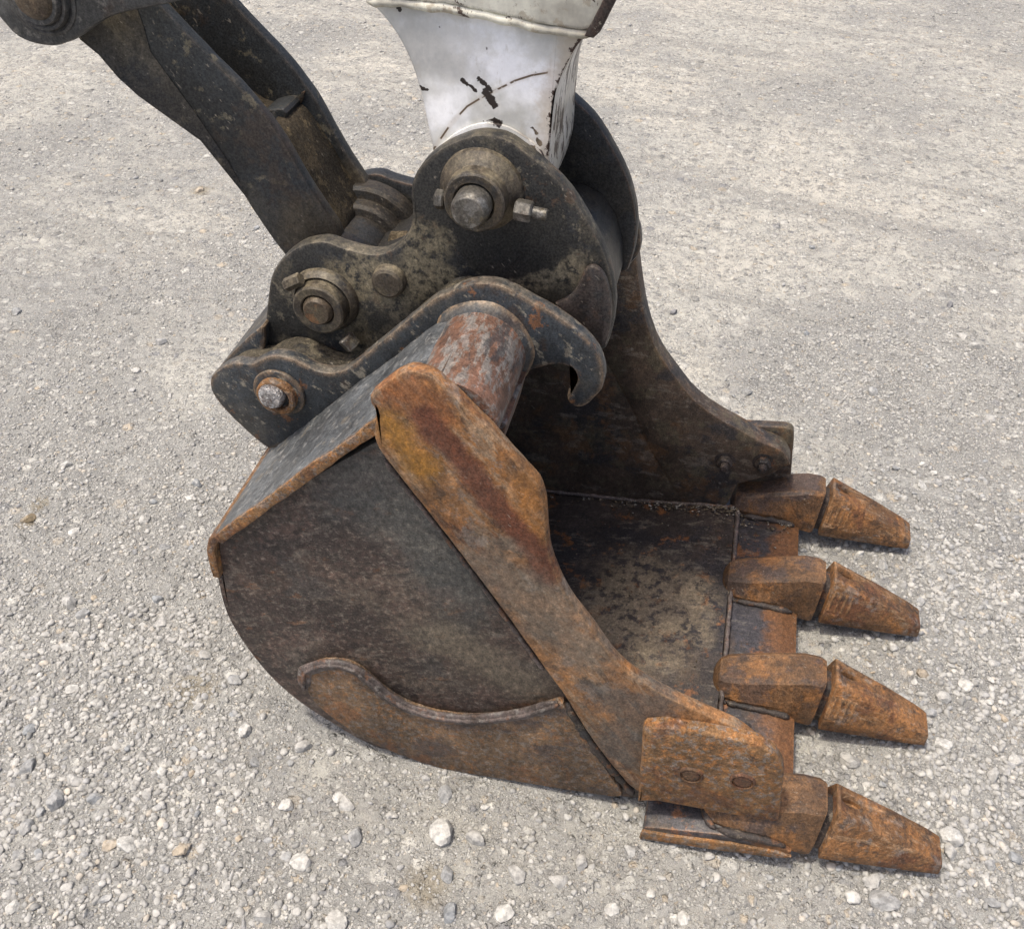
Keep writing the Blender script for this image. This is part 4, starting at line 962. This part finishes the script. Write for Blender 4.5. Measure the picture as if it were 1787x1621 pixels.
lathe("plug_cap", p3x, p3z, [(0, 1.076), (.018, 1.0765), (.022, 1.079), (.0235, 1.083), (.024, 1.0925)], M_HUB, coupler, 36, .02)
# cross bolts that hold the pins
def P3D(a): return Vector((a[0][0], a[1], a[0][1]))
zb = [(-0.3418, 0.9402)][0]
rod("bolt_head", (zb[0] - .008, 1.072, zb[1] - .002), (zb[0] + .004, 1.072, zb[1] - .002), .0125, M_PIN, coupler, twist=.5)
na = [(-0.2475, 0.9386),(-0.226, 0.9366),(-0.2067, 0.9351)]
rod("nut", (na[0][0], 1.068, na[0][1]), (na[1][0], 1.068, na[1][1]), .0135, M_PIN, coupler, twist=.1)
rod("bolt", (na[1][0] - .01, 1.068, na[1][1] + .001), (na[2][0], 1.068, na[2][1]), .0075, M_PIN, coupler, seg=14, cham=.2)
nb = [(-0.5729, 0.7852),(-0.5486, 0.7995)]
rod("bolt_head", (nb[0][0], 1.068, nb[0][1]), (nb[1][0], 1.068, nb[1][1]), .0095, M_HUB, coupler, twist=.3)
nc = [(-0.496, 0.7118),(-0.4823, 0.6962)]
rod("nut", (nc[0][0], 1.068, nc[0][1]), (nc[1][0], 1.068, nc[1][1]), .0125, M_PIN, coupler, twist=.2)
# locking pin through the hanger plates
lx, lz = (-0.59, 0.6403)
lp = lathe("locking_pin", lx, lz, [(0, .9905), (.008, .990), (.0155, .9915), (.0185, .996), (.0195, 1.004), (.0198, mir(1.004)), (.015, mir(.992)), (0, mir(.99))], M_SILVER, coupler, 40, .05)
# caked earth between the coupler plates
bead("earth_clump", [(p2x + .06, 1.21, p2z + .035), (p2x + .10, 1.21, p2z + .03), (p2x + .15, 1.21, p2z + .055)], .022, M_EARTH, coupler, seg=14, wob=.4, freq=30)

# ================================================================== white arm
arm = thing("excavator_stick", "chipped white excavator arm nose coming down into the black coupler", "arm", (-.3, YC, 1.0))
NOSE = [(-0.4384, 1.1523),(-0.4284, 1.1404),(-0.4174, 1.1304),(-0.4034, 1.1122),(-0.3929, 1.0926),(-0.3863, 1.0744),(-0.3795, 1.0461),(-0.3753, 1.0202),(-0.3691, 0.9864),(-0.3681, 0.9647)] + [(-0.3603, 0.9226),(-0.3392, 0.8676),(-0.2764, 0.8586),(-0.2304, 0.8974),(-0.218, 0.9462),(-0.2173, 0.9751),(-0.2172, 0.9986),(-0.2156, 1.0174),(-0.2144, 1.049),(-0.2089, 1.0724),(-0.2021, 1.0914),(-0.1917, 1.1135),(-0.1793, 1.1295),(-0.1721, 1.1423),(-0.1775, 1.1696)]
prism("arm_nose", NOSE, 1.128, mir(1.128), M_WHITE, arm, bev=.0025, sm=1, step=.008)
ax, az = p1x, p1z
# flared collar of the nose boss, showing above the coupler's round top
prism("nose_collar", [(-0.3706, 0.9556),(-0.3656, 0.9774),(-0.3398, 1.0007),(-0.3211, 1.0119),(-0.3043, 1.0185),(-0.2869, 1.0202),(-0.2669, 1.0171),(-0.2418, 1.0038),(-0.2236, 0.9889),(-0.2209, 0.9639),(-0.2745, 0.935),(-0.3352, 0.9282)], 1.1215, 1.1282, M_WHITE, arm, bev=.0065, sm=2, step=.006)
HEADB = [(-0.4332, 1.1541),(-0.3919, 1.1557),(-0.3325, 1.1542),(-0.2767, 1.1471),(-0.2306, 1.1406),(-0.1849, 1.1372),(-0.1697, 1.1407),(-0.1637, 1.1484),(-0.1581, 1.1596),(-0.1515, 1.1741)] + [(-.115, 1.26), (-.13, 1.55), (-.44, 1.55), (-.45, 1.25)]
prism("arm_box", HEADB, 1.112, mir(1.112), M_CREAM, arm, bev=.006, sm=0, step=.010)
FR = [(-0.1682, 1.1331),(-0.162, 1.1385),(-0.1563, 1.1498),(-0.1497, 1.1646)]
prism("front_plate", FR + [(-.110, 1.26), (-.125, 1.55), (-.138, 1.55), (-.124, 1.26)] + [(x - .013, z + .002) for x, z in reversed(FR)], 1.105, mir(1.105), M_DARKEDGE, arm, bev=.003, sm=0, step=.010)
bead("weld_bead", [(x, 1.118, z) for x, z in [(-0.4342, 1.151),(-0.3928, 1.1519),(-0.3332, 1.1499),(-0.2772, 1.1427),(-0.2309, 1.1362),(-0.1851, 1.1328),(-0.171, 1.1351)]], .006, M_CREAM, arm, wob=.25)

# ================================================================== bucket link
blink = thing("bucket_link", "black curved double link slanting down to the coupler at left", "link", (p2x, YC, p2z))
NEARBAR = [(-0.8574, 1.1024),(-0.8453, 1.0652),(-0.8255, 1.0493),(-0.8044, 1.026),(-0.7824, 1.0037),(-0.7435, 0.9763),(-0.7098, 0.9527),(-0.6867, 0.9275),(-0.6663, 0.8872),(-0.6458, 0.8418),(-0.6261, 0.8054),(-0.6113, 0.7832),(-0.5857, 0.736),(-0.5684, 0.6988),(-0.5333, 0.7238),(-0.5182, 0.774),(-0.5182, 0.8298),(-0.5399, 0.8648),(-0.5624, 0.9054),(-0.5852, 0.9579),(-0.6093, 0.9949),(-0.6374, 1.0275),(-0.668, 1.059),(-0.697, 1.0897),(-0.7206, 1.1167),(-0.7411, 1.1438),(-0.8108, 1.146)]
bar_pts = NEARBAR
prism("link_bar", bar_pts, 1.150, 1.172, M_LINK, blink, bev=.005, sm=2, step=.008)
prism("link_bar", bar_pts, 1.280, 1.303, M_LINK, blink, bev=.005, sm=2, step=.008)
WT = [(-0.8171, 1.1227),(-0.7795, 1.073),(-0.7439, 1.0209),(-0.699, 0.9786),(-0.6587, 0.9511),(-0.6111, 0.9587),(-0.5928, 0.9364),(-0.5746, 0.9043),(-0.558, 0.8684),(-0.5381, 0.8327),(-0.524, 0.8046)]
prism("link_web", WT + [(x - .035, z - .03) for x, z in reversed(WT)], 1.1722, 1.2798, M_LINKDUST, blink, bev=.002, sm=1, step=.01)
for x, z in [(-0.6246, 0.9483),(-0.5867, 0.8832)]:
    loft("step_lug", [[(x - .012 + u * .020, 1.185, z - .022 + u * .002), (x - .004 + u * .020, 1.185, z + .016 - u * .03), (x - .004 + u * .020, 1.232, z + .016 - u * .03), (x - .012 + u * .020, 1.232, z - .022 + u * .002)] for u in (0, 1)], M_LINK, blink, .004)
GUS = [(-0.6548, 0.9529),(-0.6429, 0.9605),(-0.63, 0.9649),(-0.6166, 0.9678),(-0.6069, 0.9638)]
prism("link_gusset", GUS + [(x - .02, z - .035) for x, z in reversed(GUS)], 1.225, 1.2798, M_LINK, blink, bev=.003, sm=1)
prism("link_slot_edge", [(-0.6161, 0.9528),(-0.6079, 0.9716),(-0.6014, 0.9746),(-0.6076, 0.9569)], 1.2765, 1.2802, M_COUPFAR, blink, bev=.001, sm=0)
# the sloping, dusty lower flange on the near side of the near bar
CR = [(-0.758, 1.149, 1.1417),(-0.7501, 1.149, 1.0915),(-0.7492, 1.149, 1.0598),(-0.729, 1.149, 1.0249),(-0.7067, 1.149, 0.9882),(-0.6845, 1.149, 0.9463),(-0.6701, 1.149, 0.9193),(-0.6522, 1.149, 0.8723)]
LO = [(-0.8401, 1.118, 1.115),(-0.8259, 1.12, 1.0776),(-0.8068, 1.122, 1.06),(-0.7888, 1.124, 1.0318),(-0.7697, 1.128, 1.0089),(-0.7353, 1.133, 0.9803),(-0.6996, 1.14, 0.9494),(-0.6519, 1.147, 0.869)]
bm = bmesh.new()
top_ = [bm.verts.new(q) for q in CR]; low_ = [bm.verts.new(q) for q in LO]; bot_ = [bm.verts.new((x + .012, 1.16, z - .001)) for x, y, z in LO]
for i in range(7):
    bm.faces.new((top_[i], top_[i + 1], low_[i + 1], low_[i])); bm.faces.new((low_[i], low_[i + 1], bot_[i + 1], bot_[i])); bm.faces.new((bot_[i], bot_[i + 1], top_[i + 1], top_[i]))
bm.faces.new((top_[0], low_[0], bot_[0]))
bmesh.ops.subdivide_edges(bm, edges=bm.edges[:], cuts=2, use_grid_fill=True)
from_bm("link_flange", bm, M_FLANGE, blink, angle=60)
lathe("link_hub", p2x, p2z, [(.03, 1.126), (.064, 1.126), (.067, 1.130), (.067, 1.168), (.058, 1.174), (.056, 1.235), (.066, 1.238), (.070, 1.244), (.070, 1.262), (.082, 1.264), (.086, 1.270), (.086, 1.294), (.082, 1.298), (.03, 1.299)], M_HUBDARK, blink, 60, .01)

# ================================================================== lever at the top of the link
lever = thing("linkage_lever", "grey black lever with a grooved pin end in the top left corner", "lever", (-.87, YC, 1.1))
LEV = [(-0.9248, 1.1574),(-0.9063, 1.1263),(-0.8972, 1.1097),(-0.8843, 1.0917),(-0.8636, 1.083),(-0.8336, 1.0826),(-0.8074, 1.0901),(-0.7913, 1.0987),(-0.7629, 1.1154),(-0.7368, 1.1263),(-0.7062, 1.1342),(-0.6723, 1.1423),(-0.6367, 1.1509),(-0.5821, 1.1631),(-0.5623, 1.1918),(-0.6441, 1.1987),(-0.7842, 1.2085),(-0.8621, 1.1982)]
for near in (True, False):
    f = (lambda y: y) if near else mir
    prism("lever_plate", LEV, f(1.075), f(1.105), M_LEVER, lever, bev=.006, sm=1, step=.008)
qx, qz = (-0.8315, 1.1437)
lathe("pin_collar", qx, qz, [(.020, 1.062), (.0305, 1.0615), (.032, 1.064), (.033, 1.068), (.0355, 1.0665), (.0385, 1.0665), (.040, 1.070), (.0405, 1.0745), (.044, 1.0725), (.0475, 1.0735), (.048, 1.0765)], M_LEVER, lever, 60, .008)
lathe("lever_pin", qx, qz, [(0, 1.054), (.016, 1.0545), (.022, 1.057), (.0255, 1.062), (.026, mir(1.062)), (.02, mir(1.055)), (0, mir(1.055))], M_PINBROWN, lever, 48, .02)

for r_ in (bucket, coupler, arm, blink, lever):
    settle(r_)

# crumbs of earth and stone left in the corners of the bucket
rng = np.random.default_rng(5)
cv, cf = ico(1)
vs, fs = [], []
def crumb(x, y, z, r):
    w = cut_stone(cv, rng, 8) * r + np.array([x, y, z + r * .3])
    fs.append(cf + len(vs) * len(cv)); vs.append(w)
def floor_z(x):
    return float(np.interp(x, [-.5, -.34, -.2, -.05, .125], [.062, .022, .024, .042, .066]))
for _ in range(220):
    x = .13 - abs(rng.normal(0, .16))
    if x < -.5: continue
    crumb(x, mir(.888) - abs(rng.normal(0, .012)), floor_z(x) + .002, rng.uniform(.0012, .0042))
for _ in range(110):
    x = rng.uniform(.10, .24); crumb(x, mir(.90) - abs(rng.normal(0, .03)), .062, rng.uniform(.001, .0034))
for _ in range(120):
    x = .13 - abs(rng.normal(0, .2))
    if x < -.45: continue
    crumb(x, rng.uniform(.92, mir(.90)), floor_z(x) + .001, rng.uniform(.0008, .0026))
m_ = bpy.data.meshes.new("soil_crumbs"); m_.from_pydata(np.concatenate(vs).tolist(), [], np.concatenate(fs).tolist())
so = link("soil_crumbs", m_, M_CRUMB, smooth=False); so['kind'] = 'stuff'
